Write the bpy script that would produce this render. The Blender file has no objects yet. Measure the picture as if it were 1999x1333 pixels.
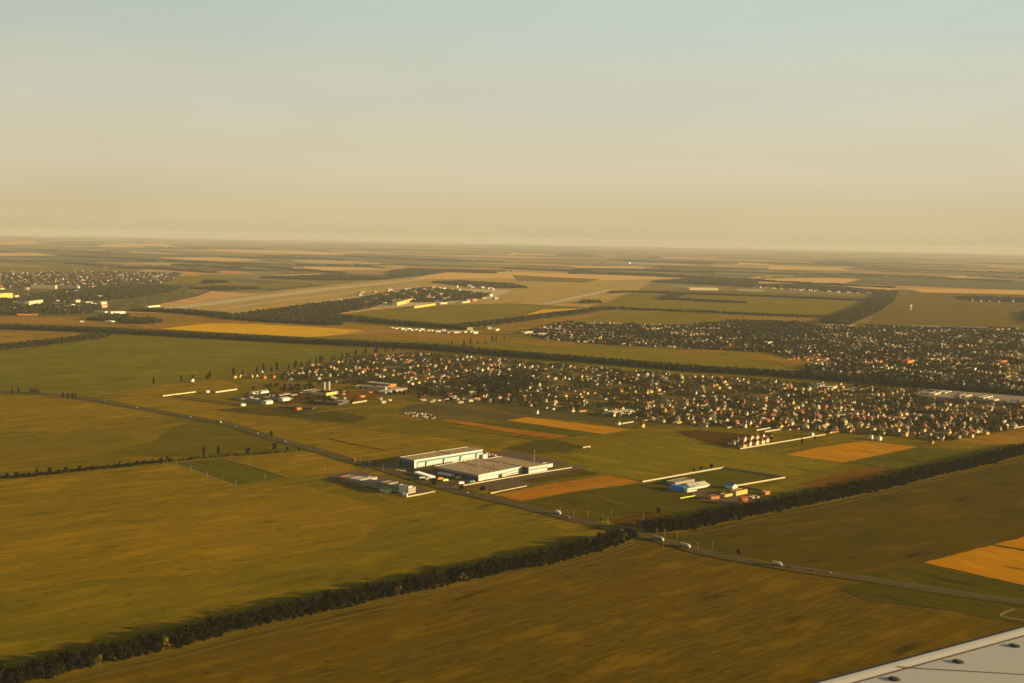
import bpy, math, random
import numpy as np
from mathutils import Vector, Matrix
random.seed(7); rng = np.random.default_rng(7)
S = bpy.context.scene
C = S.collection
R = math.radians
# ------------------------------------------------------------------ camera model (1999x1333 photograph)
W, Hh, F = 1999.0, 1333.0, 2400.0
ALT = 350.0
EYE, SLOPE = 465.0, 0.0188
rho = math.atan(SLOPE)
pit = math.atan((Hh/2-EYE)*math.cos(rho)/F)
fw = np.array([0, math.cos(pit), -math.sin(pit)])
uh = np.array([0, math.sin(pit), math.cos(pit)])
rh = np.array([1.0, 0, 0])
RT = rh*math.cos(rho)+uh*math.sin(rho)
UP = uh*math.cos(rho)-rh*math.sin(rho)
def ray(u, v):
    return fw*F + RT*(u-W/2) - UP*(v-Hh/2)
def P(u, v, z=0.0):
    d = ray(u, v); t = (z-ALT)/d[2]
    return (float(d[0]*t), float(d[1]*t))
def P3(u, v, z=0.0):
    x, y = P(u, v, z); return (x, y, z)
def eye(u): return EYE+SLOPE*(u-W/2)
def vdir(hd): a = R(hd); return (math.sin(a), math.cos(a))   # heading clockwise from +Y

# ------------------------------------------------------------------ materials
def lin(c):
    return tuple((x/12.92 if x <= .04045 else ((x+.055)/1.055)**2.4) for x in c)
def newmat(name):
    m = bpy.data.materials.new(name); m.use_nodes = True
    return m, m.node_tree, m.node_tree.nodes['Principled BSDF']
def mat(name, col, rough=.85, var=.12, scale=.4, metal=0.0, spec=.3):
    m, nt, b = newmat(name)
    n = nt.nodes; l = nt.links
    tc = n.new('ShaderNodeTexCoord'); no = n.new('ShaderNodeTexNoise')
    no.inputs['Scale'].default_value = scale; no.inputs['Detail'].default_value = 4
    l.new(tc.outputs['Object'], no.inputs['Vector'])
    mx = n.new('ShaderNodeMix'); mx.data_type = 'RGBA'
    mx.inputs[6].default_value = (*[c*(1-var) for c in col], 1)
    mx.inputs[7].default_value = (*[min(1, c*(1+var)) for c in col], 1)
    l.new(no.outputs['Fac'], mx.inputs[0]); l.new(mx.outputs[2], b.inputs['Base Color'])
    b.inputs['Roughness'].default_value = rough; b.inputs['Metallic'].default_value = metal
    b.inputs['Specular IOR Level'].default_value = spec
    return m
def streaks(nt, hd, ls, ws, detail=3, seed=0.0, tc=None):
    n, l = nt.nodes, nt.links
    tc = tc or n.new('ShaderNodeTexCoord')
    mp = n.new('ShaderNodeMapping'); mp.vector_type = 'TEXTURE'
    mp.inputs['Rotation'].default_value = (0, 0, -R(hd))      # local Y along heading
    mp.inputs['Scale'].default_value = (ws, ls, 1); mp.inputs['Location'].default_value = (seed*97, seed*53, 0)
    l.new(tc.outputs['Object'], mp.inputs['Vector'])
    no = n.new('ShaderNodeTexNoise'); no.inputs['Scale'].default_value = 1; no.inputs['Detail'].default_value = detail
    no.inputs['Roughness'].default_value = .6
    l.new(mp.outputs[0], no.inputs['Vector'])
    return no.outputs['Fac']
def ramp(nt, fac, a, b):
    mr = nt.nodes.new('ShaderNodeMapRange'); mr.inputs[1].default_value = a; mr.inputs[2].default_value = b
    mr.interpolation_type = 'SMOOTHSTEP'
    nt.links.new(fac, mr.inputs[0]); return mr.outputs[0]
def mixc(nt, fac, a, b):
    mx = nt.nodes.new('ShaderNodeMix'); mx.data_type = 'RGBA'
    for i, c in ((6, a), (7, b)):
        if hasattr(c, 'node'): nt.links.new(c, mx.inputs[i])
        else: mx.inputs[i].default_value = (*c, 1)
    if hasattr(fac, 'node'): nt.links.new(fac, mx.inputs[0])
    else: mx.inputs[0].default_value = fac
    return mx.outputs[2]
def fieldmat(name, dark, midc, light, hd=47, seed=1.0, contrast=1.0, tram=True, kr=1.08, kg=.86, kb=.1):
    """crop / fallow land: broad patches, sowing streaks, small tufts"""
    dark, midc, light = [(c[0]*kr, c[1]*kg, c[2]*kb) for c in (dark, midc, light)]
    m, nt, b = newmat(name); l = nt.links
    tc = nt.nodes.new('ShaderNodeTexCoord')
    big = streaks(nt, hd, 420, 190, 3, seed, tc)
    med = streaks(nt, hd, 95, 26, 4, seed+3, tc)
    fin = streaks(nt, hd, 22, 3.2, 3, seed+5, tc)
    spot = streaks(nt, hd+60, 9, 6, 2, seed+8, tc)
    spot = streaks(nt, hd+50, 15, 6, 3, seed+8, tc)
    dash = streaks(nt, hd+8, 34, 4.5, 3, seed+17, tc)
    c = mixc(nt, ramp(nt, big, .42, .60), dark, midc)
    c = mixc(nt, ramp(nt, med, .53-.02*contrast, .70), c, light)
    dk = tuple(x*.52 for x in dark)
    mulf = lambda f, k: (lambda m_: (setattr(m_, 'operation', 'MULTIPLY'), setattr(m_.inputs[1], 'default_value', k), l.new(f, m_.inputs[0]), m_.outputs[0])[-1])(nt.nodes.new('ShaderNodeMath'))
    c = mixc(nt, ramp(nt, med, .42, .28), c, dk)
    c = mixc(nt, mulf(ramp(nt, fin, .50, .70), .60*contrast), c, light)
    c = mixc(nt, mulf(ramp(nt, dash, .60, .70), .80*contrast), c, tuple(x*1.12 for x in light))
    c = mixc(nt, mulf(ramp(nt, spot, .61, .70), .75*contrast), c, dk)
    c = mixc(nt, mulf(ramp(nt, dash, .36, .28), .80*contrast), c, dk)
    if tram:
        mp = nt.nodes.new('ShaderNodeMapping'); mp.vector_type = 'TEXTURE'; mp.inputs['Rotation'].default_value = (0, 0, -R(hd))
        l.new(tc.outputs['Object'], mp.inputs['Vector'])
        wv = nt.nodes.new('ShaderNodeTexWave'); wv.wave_profile = 'SIN'; wv.bands_direction = 'X'; wv.inputs['Scale'].default_value = 2*math.pi/28/20*1.0
        wv.inputs['Distortion'].default_value = .4; wv.inputs['Detail Scale'].default_value = .02; l.new(mp.outputs[0], wv.inputs['Vector'])
        c = mixc(nt, mulf(ramp(nt, wv.outputs['Fac'], .93, .99), .30*contrast), c, tuple(x*1.1 for x in light))
    l.new(c, b.inputs['Base Color'])
    b.inputs['Roughness'].default_value = 1; b.inputs['Specular IOR Level'].default_value = 0
    return m
def sc(c, k): return tuple(x*k for x in c)
OL = (.235, .185, .004)      # olive stubble
BRN = (.270, .178, .003)     # brownish stubble
GR = (.175, .155, .004)
M = {}
M['brown'] = fieldmat('brown_stubble', (.120, .090, .001), (.145, .102, .001), (.225, .150, .002), 47, 1, kr=1.03, kg=.88)
M['dusk'] = fieldmat('dark_olive_stubble', (.092, .080, .001), (.105, .084, .001), (.155, .112, .002), 60, 21, .7, kr=1.0, kg=.84)
M['browner'] = fieldmat('golden_stubble', (.205, .172, .002), (.25, .195, .002), (.36, .26, .004), 47, 2)
M['olive'] = fieldmat('olive_stubble', (.150, .145, .002), (.190, .170, .002), (.275, .225, .003), 47, 3)
M['olive2'] = fieldmat('olive_meadow', (.190, .190, .004), (.225, .215, .004), (.30, .265, .008), -43, 4, .7)
M['deepolive'] = fieldmat('deep_olive_crop', (.120, .125, .002), (.135, .132, .002), (.19, .175, .004), 60, 22, .8)
M['lush'] = fieldmat('bright_olive_crop', (.150, .170, .003), (.185, .195, .003), (.25, .25, .005), 60, 5, .8)
M['green'] = fieldmat('green_crop', (.095, .115, .003), (.11, .125, .003), (.15, .155, .006), -43, 6, .6)
M['dkgreen'] = fieldmat('dark_green_grass', (.080, .085, .004), (.098, .098, .004), (.14, .125, .008), -43, 7, .8)
M['gold'] = fieldmat('ripe_wheat', (.58, .28, .002), (.66, .32, .003), (.74, .36, .006), -43, 8, .35, False, kr=1, kg=.9)
M['orange'] = fieldmat('orange_stubble', (.42, .19, .004), (.50, .225, .006), (.58, .27, .014), 47, 9, .45, kr=1, kg=.86)
M['yellow'] = fieldmat('yellow_sunflower_crop', (.84, .47, .001), (.88, .50, .001), (.90, .54, .003), -43, 10, .3, False, kr=1, kg=.95)
M['peach'] = fieldmat('cut_wheat', (.76, .50, .17), (.82, .56, .20), (.86, .62, .25), -43, 11, .4, False, kg=.9, kb=.7)
M['soil'] = fieldmat('ploughed_soil', (.17, .093, .018), (.20, .112, .022), (.25, .14, .035), 47, 12, .5)
M['darksoil'] = fieldmat('dark_ploughed_soil', (.082, .050, .008), (.11, .066, .010), (.16, .10, .015), -43, 13, .8)
M['mixed'] = fieldmat('mixed_stubble', (.27, .20, .012), (.36, .25, .02), (.43, .30, .035), -43, 14, .6, kg=.8, kb=.6)
M['runway_grass'] = fieldmat('dry_airfield_grass', (.44, .38, .12), (.51, .43, .14), (.60, .50, .18), 40, 15, .5, kg=.82, kb=.6)
M['shade_olive'] = fieldmat('dull_and_shaded_olive', (.165, .145, .03), (.19, .160, .034), (.23, .19, .05), -43, 16, .5, kg=.85, kb=.6)  # dull olive; also holds the cloud shade of the right-hand field
# allotments and gardens inside the villages
def gardens(name, cols, cell, hd, kr=1.0, kg=.78, kb=.5):
    cols = [(p, (c[0]*kr, c[1]*kg, c[2]*kb)) for p, c in cols]
    m, nt, b = newmat(name); l = nt.links; n = nt.nodes
    tc = n.new('ShaderNodeTexCoord'); mp = n.new('ShaderNodeMapping'); mp.vector_type = 'TEXTURE'
    mp.inputs['Rotation'].default_value = (0, 0, -R(hd)); mp.inputs['Scale'].default_value = (cell[0], cell[1], 1)
    l.new(tc.outputs['Object'], mp.inputs[0])
    v = n.new('ShaderNodeTexVoronoi'); v.distance = 'CHEBYCHEV'; v.voronoi_dimensions = '2D'
    v.inputs['Scale'].default_value = 1; v.inputs['Randomness'].default_value = .8
    l.new(mp.outputs[0], v.inputs['Vector'])
    sp = n.new('ShaderNodeSeparateColor'); l.new(v.outputs['Color'], sp.inputs[0])
    cr = n.new('ShaderNodeValToRGB'); cr.color_ramp.interpolation = 'CONSTANT'
    cr.color_ramp.elements[0].color = (*cols[0][1], 1); cr.color_ramp.elements[1].position = cols[1][0]; cr.color_ramp.elements[1].color = (*cols[1][1], 1)
    for p, c in cols[2:]:
        e = cr.color_ramp.elements.new(p); e.color = (*c, 1)
    l.new(sp.outputs[0], cr.inputs[0])
    f = streaks(nt, hd, cell[1]*.25, cell[0]*.12, 4, 2, tc)
    c = mixc(nt, ramp(nt, f, .35, .7), cr.outputs[0], (.08, .06, .004))
    c2 = mixc(nt, .45, cr.outputs[0], c)
    l.new(c2, b.inputs['Base Color']); b.inputs['Roughness'].default_value = .95; b.inputs['Specular IOR Level'].default_value = .05
    return m
M['gardens'] = gardens('village_gardens', [(0, (.085, .10, .010)), (.3, (.12, .13, .008)), (.52, (.18, .17, .008)), (.72, (.24, .20, .012)), (.86, (.15, .10, .012)), (.93, (.30, .23, .02))], (28, 55), -43)
M['plots'] = gardens('garden_plots', [(0, (.10, .105, .008)), (.3, (.17, .14, .008)), (.55, (.24, .17, .008)), (.75, (.12, .115, .008)), (.88, (.32, .19, .015))], (55, 200), -43)
GEO = [(0, (.12, .14, .06)), (.13, (.24, .22, .05)), (.30, (.33, .29, .08)), (.42, (.15, .17, .07)), (.52, (.45, .34, .13)), (.62, (.70, .46, .20)), (.73, (.11, .13, .06)), (.82, (.30, .28, .08)), (.91, (.80, .56, .30))]
M['land'] = gardens('far_farmland', GEO, (900, 2400), -41)

M['asphalt'] = mat('asphalt', (.085, .052, .012), .95, .25, .05)
M['yard'] = mat('yard_asphalt', (.125, .072, .018), .9, .2, .03)
M['runway'] = mat('runway_concrete', (.62, .48, .26), .9, .1, .02)
M['track'] = mat('dry_dirt_track', (.30, .19, .025), .95, .25, .05)
M['dimtrack'] = mat('grassy_track', (.215, .145, .006), .95, .35, .03)
M['gravel'] = mat('gravel_verge', (.19, .13, .02), .95, .3, .08)
M['line'] = mat('road_paint', (.40, .33, .18), .8, .1)
M['white'] = mat('white_painted_wall', (.66, .66, .58), .8, .05, .1)
M['fencewhite'] = mat('limewashed_concrete', (.50, .44, .30), .9, .15, .2)
M['cream'] = mat('cream_render', (.56, .50, .30), .85, .1)
M['yellowwall'] = mat('yellow_render', (.60, .44, .10), .85, .1)
M['orangewall'] = mat('orange_brick', (.46, .18, .035), .85, .15)
M['redroof'] = mat('red_tile_roof', (.34, .085, .030), .8, .2)
M['brownroof'] = mat('brown_sheet_roof', (.15, .085, .045), .8, .2)
M['greyroof'] = mat('grey_sheet_roof', (.34, .26, .17), .8, .15)
M['darkroof'] = mat('dark_slate_roof', (.075, .065, .06), .7, .2)
M['greenroof'] = mat('green_sheet_roof', (.07, .10, .06), .7, .2)
M['whiteroof'] = mat('pale_sheet_roof', (.55, .50, .40), .7, .1)
M['flatroof'] = mat('grey_membrane_roof', (.42, .29, .14), .9, .12, .03)
M['greywall'] = mat('grey_concrete_wall', (.32, .28, .20), .9, .15)
M['teal'] = mat('teal_cladding', (.02, .16, .20), .5, .1)
M['navy'] = mat('navy_stripe_and_side_shade', (.03, .05, .09), .5, .1)
M['blue'] = mat('blue_sheet_cladding', (.02, .24, .62), .4, .1)
M['glass'] = mat('dark_glass', (.03, .035, .04), .15, .1, spec=.6)
M['door'] = mat('grey_dock_door', (.42, .36, .26), .7, .1)
M['steel'] = mat('galvanised_steel', (.45, .43, .38), .4, .1, metal=.6)
M['pole'] = mat('concrete_pole', (.36, .29, .15), .9, .1)
M['rubber'] = mat('tyre_rubber', (.02, .02, .02), .9, .1)
M['red'] = mat('dark_red_paint', (.30, .03, .02), .4, .1)
M['black'] = mat('black_paint', (.03, .03, .032), .35, .1)
M['silver'] = mat('silver_paint', (.50, .50, .48), .35, .05)
M['carwhite'] = mat('white_vehicle_paint', (.82, .80, .74), .35, .03)
M['hipaint'] = mat('orange_paint', (.70, .20, .03), .4, .05)
M['greenpaint'] = mat('green_paint', (.03, .25, .10), .4, .05)
M['lime'] = mat('lime_paint', (.55, .60, .05), .5, .05)
M['bark'] = mat('bark', (.07, .05, .03), .95, .3, 2)
def leafmat(name, a, b_):
    m, nt, b = newmat(name); n = nt.nodes; l = nt.links
    g = n.new('ShaderNodeNewGeometry'); no = n.new('ShaderNodeTexNoise'); no.inputs['Scale'].default_value = .12; no.inputs['Detail'].default_value = 3
    l.new(g.outputs['Position'], no.inputs['Vector'])
    ad = n.new('ShaderNodeMath'); ad.operation = 'ADD'
    ml = n.new('ShaderNodeMath'); ml.operation = 'MULTIPLY'; ml.inputs[1].default_value = .35
    l.new(g.outputs['Random Per Island'], ml.inputs[0]); l.new(ml.outputs[0], ad.inputs[0]); l.new(no.outputs['Fac'], ad.inputs[1])
    l.new(mixc(nt, ramp(nt, ad.outputs[0], .4, .95), a, b_), b.inputs['Base Color'])
    b.inputs['Roughness'].default_value = .9; b.inputs['Specular IOR Level'].default_value = .03
    return m
M['leaf'] = leafmat('broadleaf_foliage', (.006, .007, .001), (.027, .025, .004))
M['leaf2'] = leafmat('yellowing_foliage', (.10, .075, .012), (.16, .12, .02))
M['poplarleaf'] = leafmat('poplar_foliage', (.008, .009, .002), (.025, .024, .004))
M['gardenleaf'] = leafmat('garden_foliage', (.014, .017, .003), (.075, .070, .010))
M['farleaf'] = leafmat('far_foliage', (.018, .022, .006), (.054, .055, .013))

# ------------------------------------------------------------------ object helpers
def tag(o, label=None, cat=None, group=None, kind=None):
    if label: o['label'] = label
    if cat: o['category'] = cat
    if group: o['group'] = group
    if kind: o['kind'] = kind
    return o
def link(name, me, parent=None, loc=None):
    o = bpy.data.objects.new(name, me); C.objects.link(o)
    if parent: o.parent = parent
    if loc is not None: o.location = loc
    return o
def empty(name, loc, label, cat, group=None, rz=0):
    o = bpy.data.objects.new(name, None); C.objects.link(o); o.location = loc; o.rotation_euler = (0, 0, rz)
    o.empty_display_size = .5
    return tag(o, label, cat, group)
class MB:
    def __init__(s): s.v = []; s.f = []; s.m = []
    def face(s, pts, mi=0):
        b = len(s.v); s.v += [tuple(p) for p in pts]; s.f.append(tuple(range(b, b+len(pts)))); s.m.append(mi)
    def prism(s, quad, z0, z1, mi=0, top=None, bottom=True):
        b = len(s.v); n = len(quad)
        s.v += [(p[0], p[1], z0) for p in quad]+[(p[0], p[1], z1) for p in quad]
        for i in range(n):
            j = (i+1) % n; s.f.append((b+i, b+j, b+n+j, b+n+i)); s.m.append(mi)
        s.f.append(tuple(range(b+n, b+2*n))); s.m.append(mi if top is None else top)
        if bottom: s.f.append(tuple(range(b+n-1, b-1, -1))); s.m.append(mi)
    def box(s, x0, x1, y0, y1, z0, z1, mi=0):
        s.prism([(x0, y0), (x1, y0), (x1, y1), (x0, y1)], z0, z1, mi)
    def cyl(s, p, q, r0, r1=None, n=8, mi=0, cap=True):
        r1 = r0 if r1 is None else r1
        p, q = Vector(p), Vector(q); d = (q-p).normalized()
        a = d.orthogonal().normalized(); c = d.cross(a); b = len(s.v)
        for (o, r) in ((p, r0), (q, r1)):
            for i in range(n):
                t = 2*math.pi*i/n; s.v.append(tuple(o+a*math.cos(t)*r+c*math.sin(t)*r))
        for i in range(n):
            j = (i+1) % n; s.f.append((b+i, b+j, b+n+j, b+n+i)); s.m.append(mi)
        if cap:
            s.f.append(tuple(range(b+n, b+2*n))); s.m.append(mi); s.f.append(tuple(range(b+n-1, b-1, -1))); s.m.append(mi)
    def mesh(s, name, mats):
        me = bpy.data.meshes.new(name); me.from_pydata(s.v, [], s.f)
        for m in mats: me.materials.append(m)
        me.polygons.foreach_set('material_index', s.m); me.update(); return me
    def obj(s, name, mats, parent=None, loc=None):
        return link(name, s.mesh(name, mats if isinstance(mats, list) else [mats]), parent, loc)
def quads_mesh(name, V, nq, mats, mi=None):
    """V: (nq*4,3) array, independent quads"""
    me = bpy.data.meshes.new(name)
    me.vertices.add(nq*4); me.vertices.foreach_set('co', V.astype(np.float32).ravel())
    me.loops.add(nq*4); me.loops.foreach_set('vertex_index', np.arange(nq*4, dtype=np.int32))
    me.polygons.add(nq); me.polygons.foreach_set('loop_start', np.arange(0, nq*4, 4, dtype=np.int32))
    for m in mats: me.materials.append(m)
    if mi is not None: me.polygons.foreach_set('material_index', mi.astype(np.int32))
    me.update(calc_edges=True); me.validate(); return me
def area2(p): return sum(p[i][0]*p[(i+1) % len(p)][1]-p[(i+1) % len(p)][0]*p[i][1] for i in range(len(p)))
def sheet(name, pix, m, z, jitter=0.0):
    pts = [P(u, v) for u, v in pix]
    if area2(pts) < 0: pts.reverse()
    if jitter:
        out = []
        for i in range(len(pts)):
            a, b = pts[i], pts[(i+1) % len(pts)]; L = math.hypot(b[0]-a[0], b[1]-a[1]); n = max(1, min(40, int(L/(jitter*6))))
            for k in range(n):
                t = k/n; w = jitter if k else 0
                out.append((a[0]+(b[0]-a[0])*t+random.uniform(-w, w), a[1]+(b[1]-a[1])*t+random.uniform(-w, w)))
        pts = out
    mb = MB(); mb.face([(x, y, z) for x, y in pts])
    me = mb.mesh(name, [M[m]])
    o = link(name, me); o['kind'] = 'structure'
    return o
def resample(pts, step):
    out = []
    for i in range(len(pts)-1):
        a, b = np.array(pts[i]), np.array(pts[i+1]); L = np.linalg.norm(b-a); n = max(1, int(L/step))
        out += [tuple(a+(b-a)*k/n) for k in range(n)]
    out.append(tuple(pts[-1])); return out
def ribbon(mb, pts, w, z, off=0.0, mi=0):
    pts = [np.array(p) for p in pts]; L = []; Rr = []
    for i, p in enumerate(pts):
        a = pts[max(0, i-1)]; b = pts[min(len(pts)-1, i+1)]; d = (b-a)/np.linalg.norm(b-a); n = np.array([-d[1], d[0]])
        L.append(p+n*(off+w/2)); Rr.append(p+n*(off-w/2))
    for i in range(len(pts)-1):
        mb.face([(*Rr[i], z), (*Rr[i+1], z), (*L[i+1], z), (*L[i], z)], mi)
def path(name, pix, w, m, z, off=0.0):
    mb = MB(); ribbon(mb, smooth([P(*p) for p in pix]), w, z, off); o = mb.obj(name, M[m]); o['kind'] = 'structure'; return o
def smooth(pts, n=4):
    if len(pts) < 3: return pts
    out = []; q = [np.array(p) for p in pts]
    for i in range(len(q)-1):
        p0 = q[max(0, i-1)]; p1 = q[i]; p2 = q[i+1]; p3 = q[min(len(q)-1, i+2)]
        for k in range(n):
            t = k/n
            out.append(tuple(.5*((2*p1)+(p2-p0)*t+(2*p0-5*p1+4*p2-p3)*t*t+(3*p1-p0-3*p2+p3)*t**3)))
    out.append(tuple(q[-1])); return out

# ------------------------------------------------------------------ ground
mb = MB(); n = 96
mb.face([(70000*math.cos(2*math.pi*i/n), 70000*math.sin(2*math.pi*i/n), 0) for i in range(n)])
g = mb.obj('ground', M['land']); g['kind'] = 'structure'

sheet_base = [(-500, 600), (2500, 640), (2500, 1800), (-500, 1800)]
HEDGE = [(-60, 1362), (76, 1332), (219, 1300), (357, 1268), (497, 1230), (627, 1202), (755, 1173), (883, 1145), (1000, 1119), (1076, 1105), (1178, 1078), (1240, 1056)]
HEDGE2 = [(1262, 1043), (1327, 1040), (1400, 1027), (1468, 1011), (1499, 1005), (1626, 980), (1729, 958), (1831, 932), (1933, 909), (1999, 891), (2080, 872)]
ROAD = [(-60, 762), (0, 764), (84, 769), (166, 778), (255, 794), (383, 817), (451, 830), (527, 855), (617, 879), (680, 899), (719, 909), (757, 918), (833, 942), (902, 961), (1004, 984), (1100, 1008), (1189, 1031), (1255, 1047), (1306, 1059), (1383, 1080), (1500, 1102), (1601, 1118), (1703, 1132), (1805, 1149), (1933, 1168), (1999, 1176), (2100, 1190)]
sheet('field', sheet_base, 'olive', .06)
Z1, Z2, Z3, Z4, Z5 = .15, .30, .45, .60, .75
sheet('field', [(-120, 1380)]+HEDGE[1:]+ROAD[17:]+[(2300, 1500), (1999, 1600), (-200, 1600)], 'brown', Z1)
sheet('field', HEDGE[1:]+[(1189, 1031), (1100, 1008), (1004, 984), (902, 961), (833, 942), (757, 918), (719, 909), (617, 879), (570, 881), (490, 888), (400, 893), (280, 905), (200, 915), (0, 937), (-150, 950), (-150, 1385)], 'olive', Z1)
sheet('field', [(-150, 952), (0, 938), (200, 916), (340, 906), (420, 935), (600, 950), (760, 1000), (700, 1060), (430, 1120), (200, 1130), (-150, 1180)], 'browner', Z2, 14)
sheet('field', [(-120, 770), (84, 770), (166, 780), (255, 795), (383, 818), (451, 831), (527, 856), (610, 879), (570, 880), (400, 892), (200, 914), (0, 936), (-150, 950)], 'olive', Z1)
sheet('field', [(-100, 775), (84, 773), (166, 783), (255, 797), (330, 812), (300, 830), (120, 845), (-100, 835)], 'browner', Z2, 10)
sheet('field', [(383, 820), (451, 833), (527, 858), (600, 878), (480, 886), (300, 893), (200, 885), (300, 862), (330, 838)], 'deepolive', Z2, 14)
sheet('field', [(345, 905), (430, 896), (500, 914), (558, 932), (465, 948), (400, 928)], 'green', Z3)
sheet('field', [(430, 895), (560, 883), (618, 882), (690, 908), (700, 922), (560, 931), (500, 913)], 'browner', Z2)
sheet('field', [(-150, 708), (0, 686), (89, 678), (217, 656), (255, 655), (500, 668), (627, 675), (720, 688), (640, 705), (560, 718), (450, 734), (300, 752), (200, 770), (84, 767), (0, 762), (-150, 758)], 'lush', Z1)
sheet('field', [(-150, 640), (0, 645), (127, 648), (180, 655), (0, 674), (-150, 700)], 'mixed', Z1)
# east of the main road
sheet('field', [(166, 776), (250, 763), (380, 745), (450, 738), (600, 715), (1000, 700), (1500, 735), (1857, 765), (2200, 800), (2200, 850)]+HEDGE2[::-1]+[(1255, 1044), (1189, 1029), (1004, 982), (902, 959), (757, 915), (617, 877), (451, 828), (255, 792)], 'olive', Z1)
sheet('field', [(200, 779), (270, 770), (420, 790), (500, 800), (640, 830), (900, 860), (1000, 880), (960, 888), (780, 890), (700, 900), (527, 853), (383, 816)], 'browner', Z2, 8)
sheet('field', [(230, 770), (330, 750), (430, 742), (470, 752), (430, 762), (330, 772)], 'browner', Z2)
sheet('field', [(413, 801), (480, 795), (620, 797), (719, 815), (690, 827), (560, 815)], 'dkgreen', Z3, 4)
sheet('field', [(760, 815), (800, 790), (900, 782), (1000, 790), (1120, 798), (1280, 818), (1270, 832), (1040, 814), (985, 822), (860, 820)], 'plots', Z3, 4)
sheet('field', [(865, 826), (990, 823), (1178, 849), (1110, 853), (1000, 838)], 'green', Z4)
sheet('field', [(989, 821), (1030, 815), (1110, 824), (1231, 839), (1178, 848)], 'gold', Z5, 1.5)
sheet('field', [(859, 821), (885, 820), (1000, 837), (1110, 852), (1075, 857), (960, 839)], 'orange', Z5, 1.5)
sheet('field', [(978, 877), (1040, 862), (1080, 858), (1145, 873), (1100, 882), (1042, 886)], 'dkgreen', Z3, 3)
sheet('field', [(966, 966), (1017, 978), (1130, 958), (1254, 942), (1188, 928), (1080, 943)], 'orange', Z3, 1.5)
sheet('field', [(1022, 980), (1130, 960), (1254, 944), (1340, 950), (1450, 978), (1440, 992), (1330, 1005), (1260, 1000), (1190, 1012), (1150, 1018)], 'dkgreen', Z3)
sheet('field', [(1190, 1014), (1260, 1001), (1345, 1012), (1300, 1026), (1250, 1030), (1215, 1026)], 'darksoil', Z4, 3)
sheet('field', [(985, 945), (1120, 912), (1170, 925), (1090, 936), (1030, 948)], 'dkgreen', Z3, 2)
sheet('field', [(1256, 942), (1413, 914), (1533, 932), (1435, 948), (1500, 960), (1470, 975), (1345, 955)], 'green', Z3)
sheet('field', [(1560, 946), (1690, 911), (1757, 920), (1735, 935), (1620, 955)], 'soil', Z3)
sheet('field', [(1535, 888), (1600, 873), (1688, 861), (1790, 873), (1720, 888), (1642, 903)], 'gold', Z3, 1.5)
sheet('field', [(1644, 905), (1722, 890), (1795, 874), (1960, 884), (2060, 868), (2060, 872), (1760, 930), (1690, 909)], 'green', Z2)
sheet('field', [(1320, 842), (1363, 840), (1506, 852), (1460, 866), (1422, 873), (1350, 855)], 'darksoil', Z3, 3)
sheet('field', [(1150, 873), (1300, 850), (1420, 876), (1530, 886), (1640, 906), (1540, 930), (1413, 911), (1250, 938), (1190, 925), (1060, 900)], 'olive2', Z2, 6)
sheet('field', [(1850, 862), (1960, 838), (2100, 830), (2100, 860), (1960, 872)], 'mixed', Z2)
# south-east field
sheet('field', HEDGE2+[(2300, 1000), (2300, 1215), (1999, 1172), (1805, 1146), (1601, 1115), (1383, 1077), (1262, 1046)], 'dusk', Z1)
sheet('field', [(1350, 1045), (1500, 1010), (1700, 970), (1900, 925), (2050, 890), (2050, 960), (1800, 1010), (1500, 1070), (1420, 1075)], 'dusk', Z2, 10)
sheet('field', [(1803, 1099), (1935, 1065), (2300, 1128), (2300, 1206), (1999, 1143)], 'gold', Z3, 1.5)
sheet('field', [(1941, 1063), (2300, 972), (2300, 1124)], 'gold', Z3, 1.5)
sheet('field', [(1703, 1121), (1800, 1100), (1999, 1146), (2300, 1208), (2300, 1213), (1999, 1170), (1725, 1133)], 'dkgreen', Z3)
sheet('field', [(1645, 1152), (1700, 1135), (1999, 1180), (2200, 1210), (2200, 1260), (1920, 1206), (1800, 1185), (1690, 1172)], 'dkgreen', Z3, 4)
# beyond the long shelterbelt
sheet('field', [(-100, 610), (60, 618), (250, 622), (408, 630), (310, 642), (130, 634), (-100, 627)], 'mixed', Z2)
sheet('field', [(250, 612), (430, 612), (560, 622), (710, 634), (900, 646), (1000, 660), (905, 673), (816, 670), (627, 659), (310, 642)], 'mixed', Z3)
sheet('field', [(312, 642), (408, 631), (500, 633), (600, 638), (712, 645), (640, 656), (600, 658), (450, 650)], 'yellow', Z4)
sheet('field', [(600, 660), (640, 657), (820, 665), (900, 668), (816, 673)], 'olive2', Z4)
sheet('field', [(905, 673), (1000, 659), (1140, 664), (1500, 684), (1620, 705), (1560, 728), (1357, 714), (1204, 701), (1000, 684)], 'olive2', Z2)
sheet('field', [(990, 668), (1040, 659), (1145, 669), (1100, 677)], 'mixed', Z4)
sheet('field', [(1300, 690), (1360, 681), (1420, 685), (1370, 694)], 'mixed', Z4)
sheet('field', [(1440, 698), (1500, 688), (1580, 694), (1500, 706)], 'mixed', Z4)
sheet('field', [(638, 617), (740, 604), (830, 596), (1000, 592), (1170, 602), (1000, 627), (883, 641), (760, 629)], 'olive2', Z3)
sheet('field', [(1030, 614), (1060, 604), (1170, 601), (1160, 606), (1080, 615), (1000, 624)], 'yellow', Z4)
sheet('field', [(920, 648), (1000, 630), (1210, 606), (1260, 606), (1080, 632), (1010, 646)], 'mixed', Z3)
sheet('field', [(1080, 632), (1212, 607), (1380, 611), (1500, 617), (1655, 624), (1650, 638), (1430, 628), (1320, 636), (1250, 633)], 'olive2', Z4)
sheet('field', [(1380, 616), (1500, 618), (1655, 625), (1640, 636), (1450, 628)], 'mixed', Z5)
sheet('field', [(1140, 602), (1230, 577), (1320, 572), (1500, 578), (1700, 588), (1665, 621), (1500, 615), (1212, 605)], 'olive2', Z3)
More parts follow.
